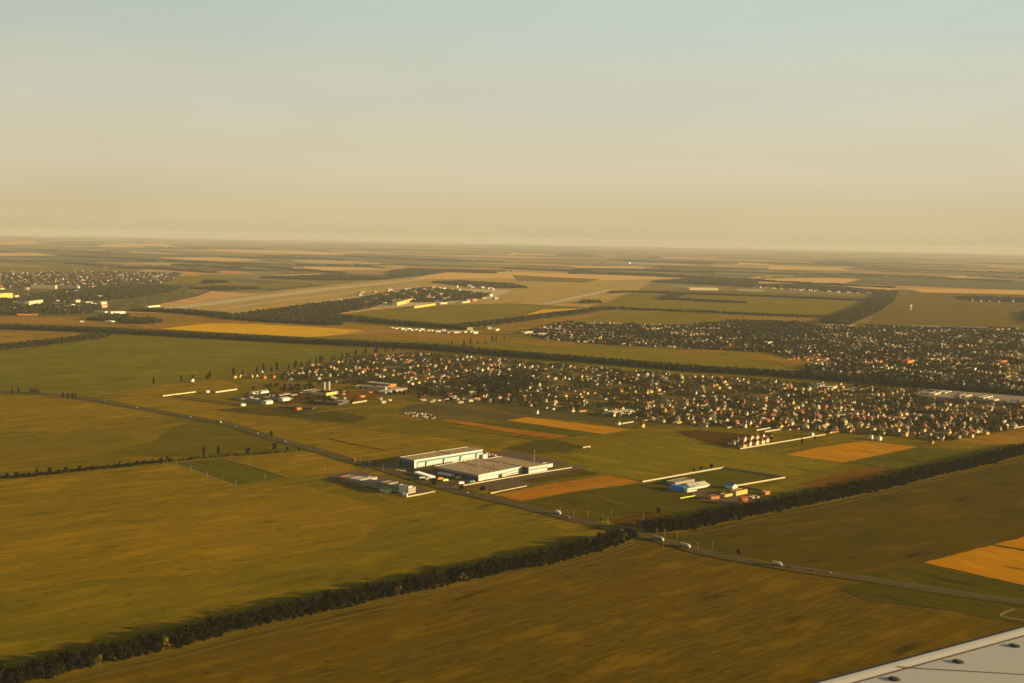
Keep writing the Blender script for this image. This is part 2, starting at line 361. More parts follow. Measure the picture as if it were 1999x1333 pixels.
sheet('field', [(1320, 572), (1250, 565), (1500, 570), (1710, 580), (1700, 588), (1500, 579)], 'shade_olive', Z4)
sheet('field', [(1755, 566), (2100, 575), (2100, 645), (1690, 636)], 'shade_olive', Z3)  # cloud shadow painted in as a duller field colour
# airfield
sheet('airfield', [(230, 608), (330, 598), (560, 565), (800, 541), (900, 540), (1290, 543), (1240, 568), (1140, 602), (1000, 592), (830, 596), (600, 598), (430, 612)], 'runway_grass', Z3)
sheet('runway', [(290, 604), (600, 566), (830, 543), (850, 543), (640, 567), (330, 606)], 'runway', Z5)
path('taxiway', [(430, 604), (620, 578), (860, 556)], 26, 'runway', Z4+.1)
sheet('apron', [(610, 590), (820, 562), (1000, 566), (960, 584), (780, 600)], 'runway', Z4)
path('taxiway', [(1060, 594), (1110, 584), (1190, 566)], 55, 'runway', Z5)
sheet('field', [(800, 543), (883, 530), (1000, 531), (1180, 536), (1345, 544), (1180, 547), (1090, 545), (960, 543), (850, 545)], 'peach', 1.0)
sheet('field', [(1000, 537), (1080, 541), (1170, 545), (1140, 552), (1010, 548)], 'shade_olive', 1.3)
sheet('field', [(1400, 549), (1500, 538), (1680, 545), (1650, 553), (1500, 554)], 'peach', 1.0)
sheet('field', [(1622, 554), (1700, 558), (1752, 565), (1745, 569), (1680, 563)], 'peach', 1.1)
sheet('field', [(1770, 563), (2100, 569), (2100, 577), (1800, 571)], 'peach', 1.0)
for pts in ([(0, 520), (180, 523), (280, 526), (260, 531), (0, 535), (-100, 530)], [(180, 535), (350, 538), (480, 540), (440, 552), (330, 556)], [(560, 541), (650, 537), (760, 545), (640, 551)], [(400, 545), (520, 552), (620, 556), (480, 566), (360, 570)]):
    sheet('field', pts, 'olive2', .9)
for pts in ([(400, 486), (560, 488), (700, 495), (640, 498), (430, 490)], [(300, 503), (420, 502), (520, 508), (420, 511)], [(620, 516), (760, 515), (800, 520), (660, 521)],
            [(550, 520), (700, 521), (760, 526), (600, 529)], [(530, 537), (620, 534), (660, 538), (560, 541)], [(0, 472), (60, 471), (90, 475), (0, 478)], [(-50, 494), (60, 493), (110, 499), (-50, 500)], [(190, 477), (320, 475), (340, 481), (200, 485)],
            [(1105, 520), (1240, 519), (1290, 524), (1130, 523)], [(1500, 519), (1640, 523), (1660, 528), (1500, 526)], [(1440, 511), (1520, 517), (1440, 516)], [(1000, 494), (1090, 497), (1080, 500), (990, 498)], [(1170, 499), (1225, 502), (1180, 503)],
            [(1840, 540), (1930, 538), (1999, 541), (1870, 543)]):
    sheet('field', pts, 'peach', .9)
# villages' garden land
V1 = [(560, 724), (700, 697), (820, 690), (960, 701), (1130, 717), (1300, 730), (1500, 744), (1790, 762), (2100, 800), (1995, 838), (1850, 862), (1700, 848), (1500, 838), (1300, 830), (1200, 815), (1000, 792), (880, 782), (780, 752), (650, 748), (545, 742)]
V2 = [(1018, 650), (1100, 629), (1250, 633), (1320, 637), (1430, 626), (1560, 634), (2100, 644), (2100, 772), (1857, 752), (1679, 738), (1560, 726), (1580, 708), (1500, 688), (1200, 674), (1070, 664)]
T1 = [(-60, 536), (20, 533), (200, 531), (355, 533), (330, 550), (230, 560), (100, 562), (-60, 560)]
sheet('village_ground', V1, 'gardens', Z4)
sheet('village_ground', V2, 'gardens', Z5)
sheet('village_ground', T1, 'gardens', 1.2)
sheet('village_ground', [(-60, 562), (100, 563), (350, 556), (430, 562), (380, 580), (250, 606), (200, 614), (-60, 620)], 'gardens', .8)
for pts, m in (([(850, 735), (960, 722), (1000, 728), (900, 742)], 'plots'), ([(1480, 812), (1540, 804), (1560, 812), (1510, 818)], 'browner'), ([(1960, 800), (2100, 790), (2100, 812), (1975, 815)], 'mixed'),
               ([(1080, 702), (1200, 716), (1380, 730), (1360, 734), (1180, 722)], 'lush'), ([(1490, 695), (1600, 690), (1640, 702), (1540, 718)], 'mixed')):
    sheet('field', pts, m, Z5+.15, 2)

# ------------------------------------------------------------------ roads
rp = smooth([P(*p) for p in ROAD])
mb = MB(); ribbon(mb, rp, 26, .80); o = mb.obj('road_verge', M['dkgreen']); o['kind'] = 'structure'
mb = MB(); ribbon(mb, rp, 1.4, .86, 8.5); ribbon(mb, rp, 1.4, .86, -8.5); o = mb.obj('gravel_shoulder', M['gravel']); o['kind'] = 'structure'
mb = MB(); mb.face; ribbon(mb, rp, 9.5, .95); o = mb.obj('main_road', M['asphalt']); o['kind'] = 'structure'
mb = MB()
for off in (-4.4, 4.4): ribbon(mb, rp, .22, .97, off)
ds = resample(rp, 9)
for i in range(0, len(ds)-1, 2): ribbon(mb, [ds[i], ds[i+1]], .2, .97)
o = mb.obj('road_marking', M['line']); o['kind'] = 'structure'
def below(pts, k): return [(u, v+k) for u, v in pts]
path('field_track', below(HEDGE, 4), 2.0, 'dimtrack', Z3)
path('field_track', [(u, v+14) for u, v in HEDGE[:-1]]+[(1250, 1062)], 1.5, 'dimtrack', Z3)
path('field_track', [(620, 935), (690, 945), (760, 975), (800, 990)], 3.5, 'track', Z3)
path('field_track', [(350, 908), (385, 921), (430, 938), (465, 949)], 3.5, 'track', Z4)
path('field_track', [(430, 893), (500, 912), (580, 935), (640, 932), (700, 924), (721, 914)], 3.0, 'track', Z4)
path('field_track', [(860, 985), (950, 1000), (1040, 1012), (1110, 1020), (1180, 1034)], 3.0, 'track', Z3)
path('field_track', [(966, 968), (1100, 948), (1254, 943), (1290, 940)], 4, 'track', Z4+.05)
path('field_track', [(1645, 1160), (1700, 1176), (1800, 1190), (1870, 1200)], 1.2, 'dimtrack', Z4)
path('field_track', [(1327, 1046), (1400, 1034), (1499, 1011), (1626, 986), (1729, 963), (1831, 937), (1999, 897)], 1.8, 'dimtrack', Z3)
path('side_road', [(170, 775), (215, 768), (250, 764)], 8, 'track', Z4)
path('side_road', [(330, 770), (420, 783), (540, 793), (700, 790), (830, 776), (920, 772)], 6, 'yard', Z4+.2)
path('side_road', [(600, 808), (700, 795), (830, 785)], 5, 'track', Z4)
path('side_road', [(719, 905), (712, 899), (740, 900), (790, 905)], 7, 'yard', Z4)
path('side_road', [(1430, 880), (1560, 885), (1700, 905), (1760, 915)], 3, 'track', Z4)
path('side_road', [(1300, 958), (1400, 968), (1500, 985), (1560, 975)], 5, 'yard', Z5)
path('side_road', [(640, 655), (800, 644), (1000, 650), (1030, 648)], 12, 'runway', Z5)
for pts in ([(1980, 1190), (1955, 1204), (2030, 1216)],): path('field_track', pts, 3, 'track', Z5)
# furrow and ditch lines in the olive fields
for pts in ([(640, 856), (690, 868), (750, 879)], [(850, 880), (990, 905)], [(880, 835), (1060, 861), (1150, 875)], [(330, 773), (400, 784), (520, 795)], [(0, 752), (100, 757), (230, 763)]):
    path('ditch', pts, 5, 'darksoil', Z4+.05)
# asphalt yards
sheet('yard', [(700, 912), (760, 905), (810, 912), (850, 922), (960, 935), (1130, 908), (1150, 913), (985, 945), (925, 953), (880, 951), (757, 921)], 'yard', .70)
sheet('yard', [(930, 948), (990, 934), (1050, 947), (975, 962)], 'yard', .78)
sheet('yard', [(945, 883), (1000, 880), (1110, 905), (1070, 915), (960, 900)], 'yard', .66)
sheet('yard', [(640, 928), (700, 920), (815, 948), (850, 962), (796, 970), (700, 948)], 'yard', .66)
sheet('yard', [(1335, 955), (1480, 965), (1500, 980), (1440, 992), (1370, 978)], 'yard', .90)
sheet('yard', [(455, 775), (530, 765), (640, 768), (660, 780), (560, 790)], 'darksoil', .90, 3)
sheet('yard', [(640, 768), (720, 762), (770, 768), (700, 782)], 'soil', .90, 3)

# ------------------------------------------------------------------ trees
def rand_quads(cent, size, jit=.5):
    """cent (n,3), size (n,) -> (n*4,3) randomly turned quads"""
    n = len(cent); a = rng.normal(size=(n, 3)); a /= np.linalg.norm(a, axis=1)[:, None]
    b = np.cross(a, rng.normal(size=(n, 3))); b /= np.linalg.norm(b, axis=1)[:, None]
    s = size[:, None]*.5; asp = (rng.uniform(.6, 1.1, n))[:, None]
    return np.stack([cent-a*s-b*s*asp, cent+a*s-b*s*asp*.7, cent+a*s*.9+b*s*asp, cent-a*s*.8+b*s*asp*.9], 1).reshape(-1, 3)
def crown_pts(n, h0, h1, rad, lobes=7, narrow=False):
    """leaf clump centres spread through several lobes"""
    if narrow:
        t = rng.uniform(0, 1, n); z = h0+(h1-h0)*t; r = rad*np.sin(np.pi*np.clip(t*.9+.08, 0, 1))**.6*np.sqrt(rng.uniform(.2, 1, n)); a = rng.uniform(0, 2*np.pi, n)
        return np.stack([r*np.cos(a), r*np.sin(a), z], 1)
    L = []
    for i in range(lobes):
        a = rng.uniform(0, 2*np.pi); rr = rad*rng.uniform(.15, .62); zz = rng.uniform(h0+(h1-h0)*.14, h0+(h1-h0)*.80)
        if i == 0: rr = 0; zz = h0+(h1-h0)*.74
        L.append((rr*np.cos(a), rr*np.sin(a), zz, rad*rng.uniform(.38, .60)))
    L = np.array(L); k = rng.integers(0, lobes, n); d = rng.normal(size=(n, 3)); d /= np.linalg.norm(d, axis=1)[:, None]
    r = L[k, 3]*rng.uniform(.55, 1.05, n)
    return L[k, :3]+d*r[:, None]*np.array([1, 1, .9])
def tree_proto(h, rad, nq, narrow=False, size=1.3):
    c = crown_pts(nq, h*.06 if not narrow else h*.08, h*.97, rad, rng.integers(6, 10), narrow)
    c[:, 2] = np.clip(c[:, 2], h*.03, h)
    cm = quads_mesh('crown', rand_quads(c, rng.uniform(.7, 1.4, len(c))*size), len(c), [M['poplarleaf' if narrow else 'leaf']])
    t = MB(); t.cyl((0, 0, -.2), (0, 0, h*.45), .32, .18, 7); t.cyl((0, 0, h*.44), (.3, .2, h*.8), .18, .06, 5)
    if not narrow:
        for i in range(4):
            a = random.uniform(0, 6.28); t.cyl((0, 0, h*random.uniform(.22, .4)), (rad*.5*math.cos(a), rad*.5*math.sin(a), h*random.uniform(.5, .7)), .13, .05, 5)
    return cm, t.mesh('trunk', [M['bark']])
BT = [tree_proto(13, 4.6, 520), tree_proto(12, 5.0, 560), tree_proto(14, 4.3, 500), tree_proto(11, 4.8, 480), tree_proto(13.5, 5.2, 600)]
BY = []
for cm, tm in BT[:2]:
    c2 = cm.copy(); c2.materials[0] = M['leaf2']; BY.append((c2, tm))
PT = [tree_proto(17, 2.3, 330, True), tree_proto(15, 2.0, 300, True), tree_proto(19, 2.6, 360, True)]
def put_tree(x, y, protos, s, name, label, group, z=0, cat='tree'):
    cm, tm = random.choice(protos)
    e = empty(name, (x, y, z), label, cat, group, random.uniform(0, 6.28)); e.scale = (s*random.uniform(.88, 1.15), s*random.uniform(.88, 1.15), s)
    link('trunk', tm, e); link('crown', cm, e)
    return e
def along(pix, step, off, jit):
    pts = resample(smooth([P(*p) for p in pix]), 1.0); out = []; acc = 0
    for i in range(1, len(pts)):
        a, b = np.array(pts[i-1]), np.array(pts[i]); acc += np.linalg.norm(b-a)
        if acc >= step:
            acc = -random.uniform(0, step*.35); d = (b-a)/np.linalg.norm(b-a); n = np.array([-d[1], d[0]])
            out.append(b+n*(off+random.uniform(-jit, jit))+d*random.uniform(-jit, jit))
    return out
grp = 'broadleaf trees of the hedgerow across the near fields'
for i_, p in enumerate(along(HEDGE, 6.6, 5.0, 1.6)):
    w_ = .95+.17*math.sin(i_*.31)+.12*math.sin(i_*.97+1)
    put_tree(p[0], p[1], BY if random.random() < .025 else BT, w_*random.choice([random.uniform(.78, .95), random.uniform(.95, 1.22)]), 'broadleaf_tree', 'dark leafy tree in the front row of the hedgerow crossing the near fields', grp)
q = P(776, 1166); put_tree(q[0], q[1], BY, .95, 'broadleaf_tree', 'lone yellowing tree standing out in the dark near hedgerow', None)
grp = 'broadleaf trees of the hedgerow on the right'
for p in along(HEDGE2, 9.0, 5.0, 1.5):
    put_tree(p[0], p[1], BT, random.uniform(.85, 1.25), 'broadleaf_tree', 'dark leafy tree in the front row of the hedgerow running to the right edge', grp)
LH = [(-30, 937), (60, 931), (150, 921), (240, 912), (300, 905), (340, 901)]
for (u, v, s, lab) in [(1265, 1037, 1.15, 'round dark tree at the roadside end of the right hedgerow'), (1240, 1052, .8, 'small tree where the near hedgerow meets the main road'),
                       (848, 948, 1.0, 'dark bushy tree between the trailer yard and the main road'), (941, 960, .75, 'dark bush beside the parking yard at the warehouse corner'), (901, 956, .6, 'small bush at the road corner below the warehouses'),
                       (530, 851, .8, 'single round tree on the far verge of the left road'), (535, 878, .9, 'round tree at the field corner left of the road'), (485, 888, 1.0, 'broad tree at the end of the left field hedge'), (562, 879, .6, 'small tree next to the road bend on the left'), (583, 880, .45, 'tiny tree close to the road on the left'),
                       (1442, 1083, .55, 'lone dark bush on the verge of the lower right road'), (1175, 1018, .5, 'small bush by the pole near the dirt plot'), (1285, 1003, .8, 'dark bush on the corner of the green field beside the dirt plot'), (1389, 914, .6, 'dark bush at the long white wall'), (1368, 917, .5, 'small bush leaning on the long white wall'), (1355, 920, .4, 'low bush in front of the long white wall'),
                       (405, 741, 1.0, 'round tree at the tip of the bright olive field'), (1566, 866, .6, 'reddish bush in the meadow beside the white wall'), (1590, 858, .5, 'small bush in the meadow above the wheat plot'), (1505, 858, .9, 'dark tree behind the new orange houses')]:
    q = P(u, v); put_tree(q[0], q[1], BT, s, 'broadleaf_tree', lab, None)
grp = 'trees of the thin hedge on the left'
for p in along(LH, 9, 0, 4):
    put_tree(p[0], p[1], BT, random.uniform(.4, .85), 'broadleaf_tree', 'small dark tree in the patchy hedge between the two left fields', grp)
for p in along([(340, 901), (420, 893), (520, 886)], 26, 0, 3):
    put_tree(p[0], p[1], BT, random.uniform(.3, .5), 'broadleaf_tree', 'bushy tree in the thin end of the left hedge', 'bushes at the thin end of the left hedge')
# poplars
for us, v, s, lab, gp in (((24, 36, 60, 65, 70, 76), 768, .75, 'slim poplar beside the road at the far left', 'poplars beside the road at the far left'),
                          ((123, 132, 141, 147), 778, .85, 'tall dark poplar of the four beside the left road', 'four tall poplars beside the left road')):
    for u in us:
        q = P(u, v+(u-us[0])*.01); put_tree(q[0], q[1], PT, s, 'poplar_tree', lab, gp)
for u, v, s, lab in ((30, 934, .65, 'poplar standing in the left hedge near the frame edge'), (57, 932, .6, 'shorter poplar in the left hedge'), (72, 931, .75, 'tallest poplar in the left hedge'), (398, 891, .85, 'slim poplar in the middle of the left hedge'), (426, 889, .8, 'slim poplar near the end of the left hedge'),
                     (300, 750, .9, 'poplar at the foot of the bright olive field'), (354, 745, .9, 'poplar left of the first farm house'), (376, 744, .9, 'poplar beside the white roofed shed'), (410, 738, 1.0, 'poplar behind the field tip trees'), (456, 733, 1.1, 'tall poplar beside the yellow houses'), (555, 765, .9, 'dark poplar left of the silos'), (572, 765, .8, 'dark poplar close to the grain store')):
    q = P(u, v); put_tree(q[0], q[1], PT, s, 'poplar_tree', lab, None)
for p in along([(470, 733), (560, 722), (640, 706), (720, 692), (780, 684)], 24, 0, 10):
    put_tree(p[0], p[1], PT, random.uniform(.7, 1.25), 'poplar_tree', 'dark poplar in the row between the olive field and the village', 'poplars along the village edge')
for p in along([(815, 684), (870, 680), (920, 673), (985, 664)], 40, 0, 8):
    put_tree(p[0], p[1], PT, random.uniform(.8, 1.2), 'poplar_tree', 'distant poplar in the short row crossing behind the long shelterbelt', 'poplars behind the long shelterbelt')
for p in along([(1070, 664), (1200, 674), (1330, 680), (1500, 690)], 42, 5, 22):
    put_tree(p[0], p[1], PT, random.uniform(.6, 1.15), 'poplar_tree', 'distant poplar along the near edge of the far village', 'poplars along the far village')

def inside(x, y, poly):
    c = np.zeros(x.shape, bool); n = len(poly)
    for i in range(n):
        x0, y0 = poly[i]; x1, y1 = poly[(i+1) % n]
        if y0 == y1: continue
        c ^= ((y0 > y) != (y1 > y)) & (x < (x1-x0)*(y-y0)/(y1-y0)+x0)
    return c
def vnoise(x, y, s, seed):
    """cheap value noise"""
    xi = np.floor(x/s).astype(int); yi = np.floor(y/s).astype(int); fx = x/s-xi; fy = y/s-yi
    h = lambda a, b: (np.sin(a*127.1+b*311.7+seed*74.7)*43758.5453) % 1
    fx = fx*fx*(3-2*fx); fy = fy*fy*(3-2*fy)
    return (h(xi, yi)*(1-fx)+h(xi+1, yi)*fx)*(1-fy)+(h(xi, yi+1)*(1-fx)+h(xi+1, yi+1)*fx)*fy
def scatter(pix, dens, nscale=0, cut=0, seed=1):
    poly = [P(*p) for p in pix]; a = np.array(poly); x0, y0 = a.min(0); x1, y1 = a.max(0)
    n = int((x1-x0)*(y1-y0)*dens); x = rng.uniform(x0, x1, n); y = rng.uniform(y0, y1, n); k = inside(x, y, poly)
    # keep only what the picture can see, with a margin
    k &= np.abs(x) < y*.50+80
    if nscale: k &= vnoise(x, y, nscale, seed) > cut
    return np.stack([x[k], y[k]], 1)
def mass(name, pts, h, rad, nq, size, label, m='farleaf', cat='trees'):
    """a far wood or belt that reads as one mass"""
    n = len(pts)
    if not n: return
    hs = h*rng.uniform(.65, 1.15, n)
    c = rng.normal(size=(n, nq, 3)); c /= np.linalg.norm(c, axis=2)[:, :, None]; c *= rng.uniform(.45, 1, (n, nq, 1))
    rr = (rad*rng.uniform(.75, 1.25, n))[:, None, None]
    c = c*np.concatenate([rr, rr, (hs*.46)[:, None, None]], 2)
    c[:, :, 2] += (hs*.54)[:, None]; c[:, :, 0] += pts[:, None, 0]; c[:, :, 1] += pts[:, None, 1]
    c = c.reshape(-1, 3)
    me = quads_mesh(name, rand_quads(c, rng.uniform(.7, 1.3, len(c))*size), len(c), [M[m]])
    return tag(link(name, me), label, cat, None, 'stuff')
def beltpts(pix, width, step):
    pts = resample(smooth([P(*p) for p in pix]), step); out = []
    for i in range(1, len(pts)):
        a, b = np.array(pts[i-1]), np.array(pts[i]); d = (b-a)/np.linalg.norm(b-a); n = np.array([-d[1], d[0]])
        if abs(b[0]) > b[1]*.5+100: continue
        for k in range(max(1, int(width/step))):
            out.append(b+n*((k+random.uniform(.1, .9))*step*(-1 if BELTSIGN < 0 else 1))+d*random.uniform(-step, step)*.5)
    return np.array(out)
BELTSIGN = 1
# filler rows behind the individually built front rows
p1 = along(HEDGE, 5.5, 11, 2.0)+along(HEDGE, 6, 16, 2)+along(HEDGE, 6.5, 21, 2)
mass('hedgerow_thicket', np.array(p1), 14, 3.8, 120, 1.7, 'dark thicket filling the back of the hedgerow across the near fields', 'leaf')
p1 = along(HEDGE2, 6.5, 12, 2)+along(HEDGE2, 7, 19, 2)+along(HEDGE2, 7, 26, 2)
mass('hedgerow_thicket', np.array(p1), 15, 4.0, 90, 2.0, 'dark thicket filling the back of the right hedgerow', 'leaf')
mass('scrub', np.array(along(LH, 2.6, 1, 3)+along(LH, 3.4, 6, 3)+along([(340, 901), (420, 893), (560, 883)], 6, 0, 3)), 4.6, 2.8, 40, 1.1, 'low dark scrub under the patchy left hedge', 'leaf')
BELTS = [
 ([(-60, 640), (0, 643), (127, 647), (255, 653), (500, 666), (627, 673), (816, 682), (900, 688)], 75, 'long dark shelterbelt crossing the picture, left stretch'),
 ([(905, 689), (1000, 697), (1204, 713), (1357, 726), (1500, 734), (1679, 748), (1857, 763), (2060, 782)], 60, 'long dark shelterbelt crossing the picture, right stretch below the pale fields'),
 ([(-60, 695), (0, 684), (89, 675), (178, 664), (217, 657)], 55, 'shelterbelt slanting up from the left edge to the long belt'),
 ([(900, 641), (1000, 630), (1090, 617), (1190, 605), (1212, 604)], 60, 'shelterbelt slanting between the yellow strip and the far village'),
 ([(1212, 605), (1300, 608), (1380, 611), (1500, 617), (1640, 622)], 18, 'thin tree line across the olive fields beyond the far village'),
 ([(1190, 573), (1240, 571), (1320, 574), (1500, 580), (1640, 586), (1720, 589)], 30, 'thin distant tree line right of the airfield'),
 ([(1310, 585), (1330, 586), (1400, 590), (1455, 592)], 25, 'short tree line in the middle of the distant olive field'),
 ([(1310, 586), (1325, 580), (1338, 575)], 70, 'small dark wood joining two distant tree lines'),
 ([(1655, 634), (1690, 620), (1720, 604), (1742, 588), (1752, 570)], 130, 'broad dark belt curving away into the distance on the right'),
 ([(630, 618), (730, 630), (800, 636), (860, 641), (905, 644)], 70, 'dark wood edge above the roadside sheds'),
 ([(250, 608), (340, 611), (430, 619), (520, 627), (640, 636)], 90, 'dark belt under the airfield'),
]
for pix, w, lab in BELTS:
    d = P(*pix[len(pix)//2])[1]; st = 5.5 if d < 5000 else 8
    q = beltpts(pix, w, st)
    mass('shelterbelt', q, 15 if d < 9000 else 17, st*.62, 14 if d < 5000 else 9, 4.2 if d < 5000 else 6.5, lab)
WOODS = [
 ([(430, 622), (500, 611), (560, 604), (615, 596), (680, 588), (730, 583), (760, 590), (720, 602), (645, 615), (700, 628), (560, 632)], .006, 'dark wood beside the airfield'),
 ([(700, 583), (780, 570), (830, 563), (960, 575), (940, 585), (860, 590), (760, 592)], .0016, 'trees among the airport buildings'),
 ([(840, 552), (900, 550), (1000, 556), (1030, 563), (960, 563)], .004, 'thin wood beyond the airport buildings'),
 ([(60, 576), (160, 566), (250, 556), (355, 561), (340, 568), (250, 584), (140, 588), (60, 588)], .004, 'wood between the town and the airfield'),
 ([(-60, 586), (60, 586), (140, 594), (200, 600), (180, 612), (60, 616), (-60, 612)], .003, 'trees around the pale apartment blocks on the left'),
 ([(170, 625), (230, 617), (270, 625), (230, 628)], .005, 'small copse above the long shelterbelt'),
 ([(235, 631), (290, 624), (320, 630), (270, 634)], .005, 'low copse near the yellow field'),
 ([(365, 564), (440, 561), (520, 564), (440, 568)], .003, 'distant copse left of the runway'),
 ([(500, 543), (640, 538), (700, 541), (770, 546), (640, 548)], .003, 'dark distant wood above the runway'),
 ([(760, 530), (800, 525), (1000, 530), (880, 531), (800, 541), (760, 543)], .003, 'dark distant wood left of the peach fields'),
 ([(1270, 551), (1380, 543), (1480, 552), (1480, 562), (1400, 557)], .004, 'distant wood behind the pale industrial sheds'),
 ([(1130, 590), (1160, 589), (1175, 592), (1140, 593)], .004, 'small distant copse on the airfield edge'),
 ([(1440, 557), (1560, 556), (1740, 570), (1720, 573), (1600, 568)], .0025, 'trees of the distant hamlet near the bend of the belt'),
 ([(1860, 582), (1900, 580), (2040, 585), (2040, 592), (1900, 588)], .0025, 'trees of the distant hamlet at the right edge'),
 ([(1995, 610), (2060, 608), (2060, 640), (1996, 625)], .004, 'dark wood at the right edge'),
]
for pix, dn, lab in WOODS:
    q = scatter(pix, dn)
    mass('wood', q, 15, 7.5, 9, 8.0, lab)
# village trees
q = scatter(V1, .0078, 45, .44, 3)
mass('village_trees', q, 9.0, 3.3, 18, 2.1, 'dark garden trees spread between the houses of the near village', 'gardenleaf')
q = scatter([(900, 750), (960, 735), (1060, 740), (1050, 765), (930, 775)], .005, 40, .4, 6)
mass('village_trees', q, 12, 4.6, 26, 2.8, 'dark grove in the left part of the near village', 'leaf')
q = scatter([(470, 760), (560, 750), (700, 742), (780, 752), (900, 775), (880, 792), (800, 786), (700, 796), (560, 790)], .0016, 50, .45, 8)
mass('village_trees', q, 9, 4, 26, 2.6, 'dark trees around the grain store', 'leaf')
q = scatter(V2, .0062, 55, .40, 5)
mass('village_trees', q, 9, 4.4, 12, 4.5, 'dark garden trees of the far village')
q = scatter([(1430, 627), (1560, 630), (1600, 640), (1560, 660), (1440, 650)], .006)
mass('village_trees', q, 12, 5.2, 12, 4.5, 'dark grove at the top of the far village')
q = scatter(T1, .0022)
mass('village_trees', q, 10, 7, 8, 7, 'trees of the distant town on the left')
# distant hedges and woods on the plain
mb = MB()
for i in range(85):
    u = random.uniform(-150, 2150); t = random.random(); v = eye(u)+12+66*t**1.3
    x, y = P(u, v); hd = random.choice([49, -41, -41, 80, -70])+random.uniform(-6, 6); d = np.array(vdir(hd)); nn = np.array([-d[1], d[0]]); L = random.uniform(600, 3200); wd = random.uniform(25, 160)
    c = np.array([x, y]); k = int(L/70)
    for j in range(k):
        a = c+d*70*(j-k/2); b = a+d*random.uniform(60, 76); w2 = wd*random.uniform(.7, 1.1)/2; o2 = nn*random.uniform(-6, 6)
        mb.prism([tuple(a-nn*w2+o2), tuple(b-nn*w2+o2), tuple(b+nn*w2+o2), tuple(a+nn*w2+o2)], 0, random.uniform(11, 19), bottom=False)
tag(mb.obj('distant_woods', M['farleaf']), 'dark hedges and woods far off on the hazy plain', 'trees', None, 'stuff')

# ------------------------------------------------------------------ buildings
def para(p0, p1, p2):
    a, b, c = (np.array(P(*p)) for p in (p0, p1, p2)); return [tuple(a), tuple(b), tuple(b+c-a), tuple(c)]
def rect(p0, p1, depth):
    a, b = (np.array(P(*p)) for p in (p0, p1)); d = (b-a)/np.linalg.norm(b-a); n = np.array([-d[1], d[0]])
    return [tuple(a), tuple(b), tuple(b+n*depth), tuple(a+n*depth)]
def ctr(q): return (sum(p[0] for p in q)/4, sum(p[1] for p in q)/4)
def loc(q, c): return [(p[0]-c[0], p[1]-c[1]) for p in q]
def inset(q, k):
    cx, cy = ctr(q); out = []
    for x, y in q:
        L = math.hypot(x-cx, y-cy); f = 1+k/L; out.append((cx+(x-cx)*f, cy+(y-cy)*f))
    return out
def onwall(parent, name, a, b, s0, s1, z0, z1, m, proud=.12):
    """thin panel on the wall that runs a->b (outside on the right hand)"""
    a, b = np.array(a), np.array(b); L = np.linalg.norm(b-a); d = (b-a)/L; n = np.array([d[1], -d[0]])
    q0 = a+d*s0*L; q1 = a+d*s1*L
    mb = MB(); mb.prism([tuple(q0+n*proud), tuple(q1+n*proud), tuple(q1-n*.05), tuple(q0-n*.05)], z0, z1)
    return mb.obj(name, M[m], parent)
def hall(name, q, h, wall, roof, label, cat='building', group=None, kind='flat', rise=2.5, over=.25, ndoor=0, band=None, nwin=0, base=0):
    """building on footprint q (0-1 is the side towards the camera)"""
    c = ctr(q); l = loc(q, c); e = empty(name, (c[0], c[1], base), label, cat, group)
    if area2(l) < 0: l = [l[1], l[0], l[3], l[2]]
    if kind == 'flat':
        mb = MB(); mb.prism(l, -.3, h); mb.obj('wall', M[wall], e)
        mb = MB(); mb.prism(inset(l, over), h, h+.35, 0); r = mb.obj('roof', M[roof], e)
        # low parapet round the roof
        mb = MB(); o4 = inset(l, over+.05); i4 = inset(l, -.5)
        for i in range(4):
            j = (i+1) % 4; mb.prism([o4[i], o4[j], i4[j], i4[i]], h+.35, h+.8)
        mb.obj('parapet', M[wall], r)
    else:
        # ridge parallel to the longer side
        L01 = math.dist(l[0], l[1]); L12 = math.dist(l[1], l[2])
        if L01 < L12: l = [l[1], l[2], l[3], l[0]]
        m1 = tuple((l[1][i]+l[2][i])/2 for i in (0, 1)); m0 = tuple((l[0][i]+l[3][i])/2 for i in (0, 1))
        mb = MB(); mb.prism(l, -.3, h)
        for a, b, m_ in ((l[1], l[2], m1), (l[3], l[0], m0)): mb.face([(*a, h), (*b, h), (*m_, h+rise)])
        mb.obj('wall', M[wall], e)
        mb = MB(); L = inset(l, .45)
        ex = lambda a, b, k: (a[0]+(a[0]-b[0])*k, a[1]+(a[1]-b[1])*k)
        kk = .4/max(L01, L12, 1); R0 = ex(m0, m1, kk); R1 = ex(m1, m0, kk)
        if kind == 'arch':
            N = 8
            for i in range(N):
                f = lambda t: (math.cos(math.pi*(1-t))*.5+.5, math.sin(math.pi*t)*rise)
                (s0, z0), (s1, z1) = f(i/N), f((i+1)/N)
                A = lambda s, P0, P3: (P0[0]+(P3[0]-P0[0])*s, P0[1]+(P3[1]-P0[1])*s)
                mb.face([(*A(s0, L[0], L[3]), h+z0+.1), (*A(s0, L[1], L[2]), h+z0+.1), (*A(s1, L[1], L[2]), h+z1+.1), (*A(s1, L[0], L[3]), h+z1+.1)])
        else:
            for t in (.05, .28):
                mb.face([(*L[0], h-.15+t), (*L[1], h-.15+t), (*R1, h+rise+t), (*R0, h+rise+t)])
                mb.face([(*L[2], h-.15+t), (*L[3], h-.15+t), (*R0, h+rise+t), (*R1, h+rise+t)])
        mb.obj('roof', M[roof], e)
    l = loc(q, c)
    if band: onwall(e, 'wall_band', l[0], l[1], 0.0, 1.0, h*band[1], h*band[2], band[0], .10)
    for i in range(ndoor):
        s = (i+.5)/ndoor; onwall(e, 'door', l[0], l[1], s-.22/ndoor, s+.22/ndoor, 0, min(4.0, h*.5), 'door')
    for i in range(nwin):
        s = (i+.5)/nwin; onwall(e, 'window', l[0], l[1], s-.25/nwin, s+.25/nwin, h*.58, h*.80, 'glass')
    return e, l
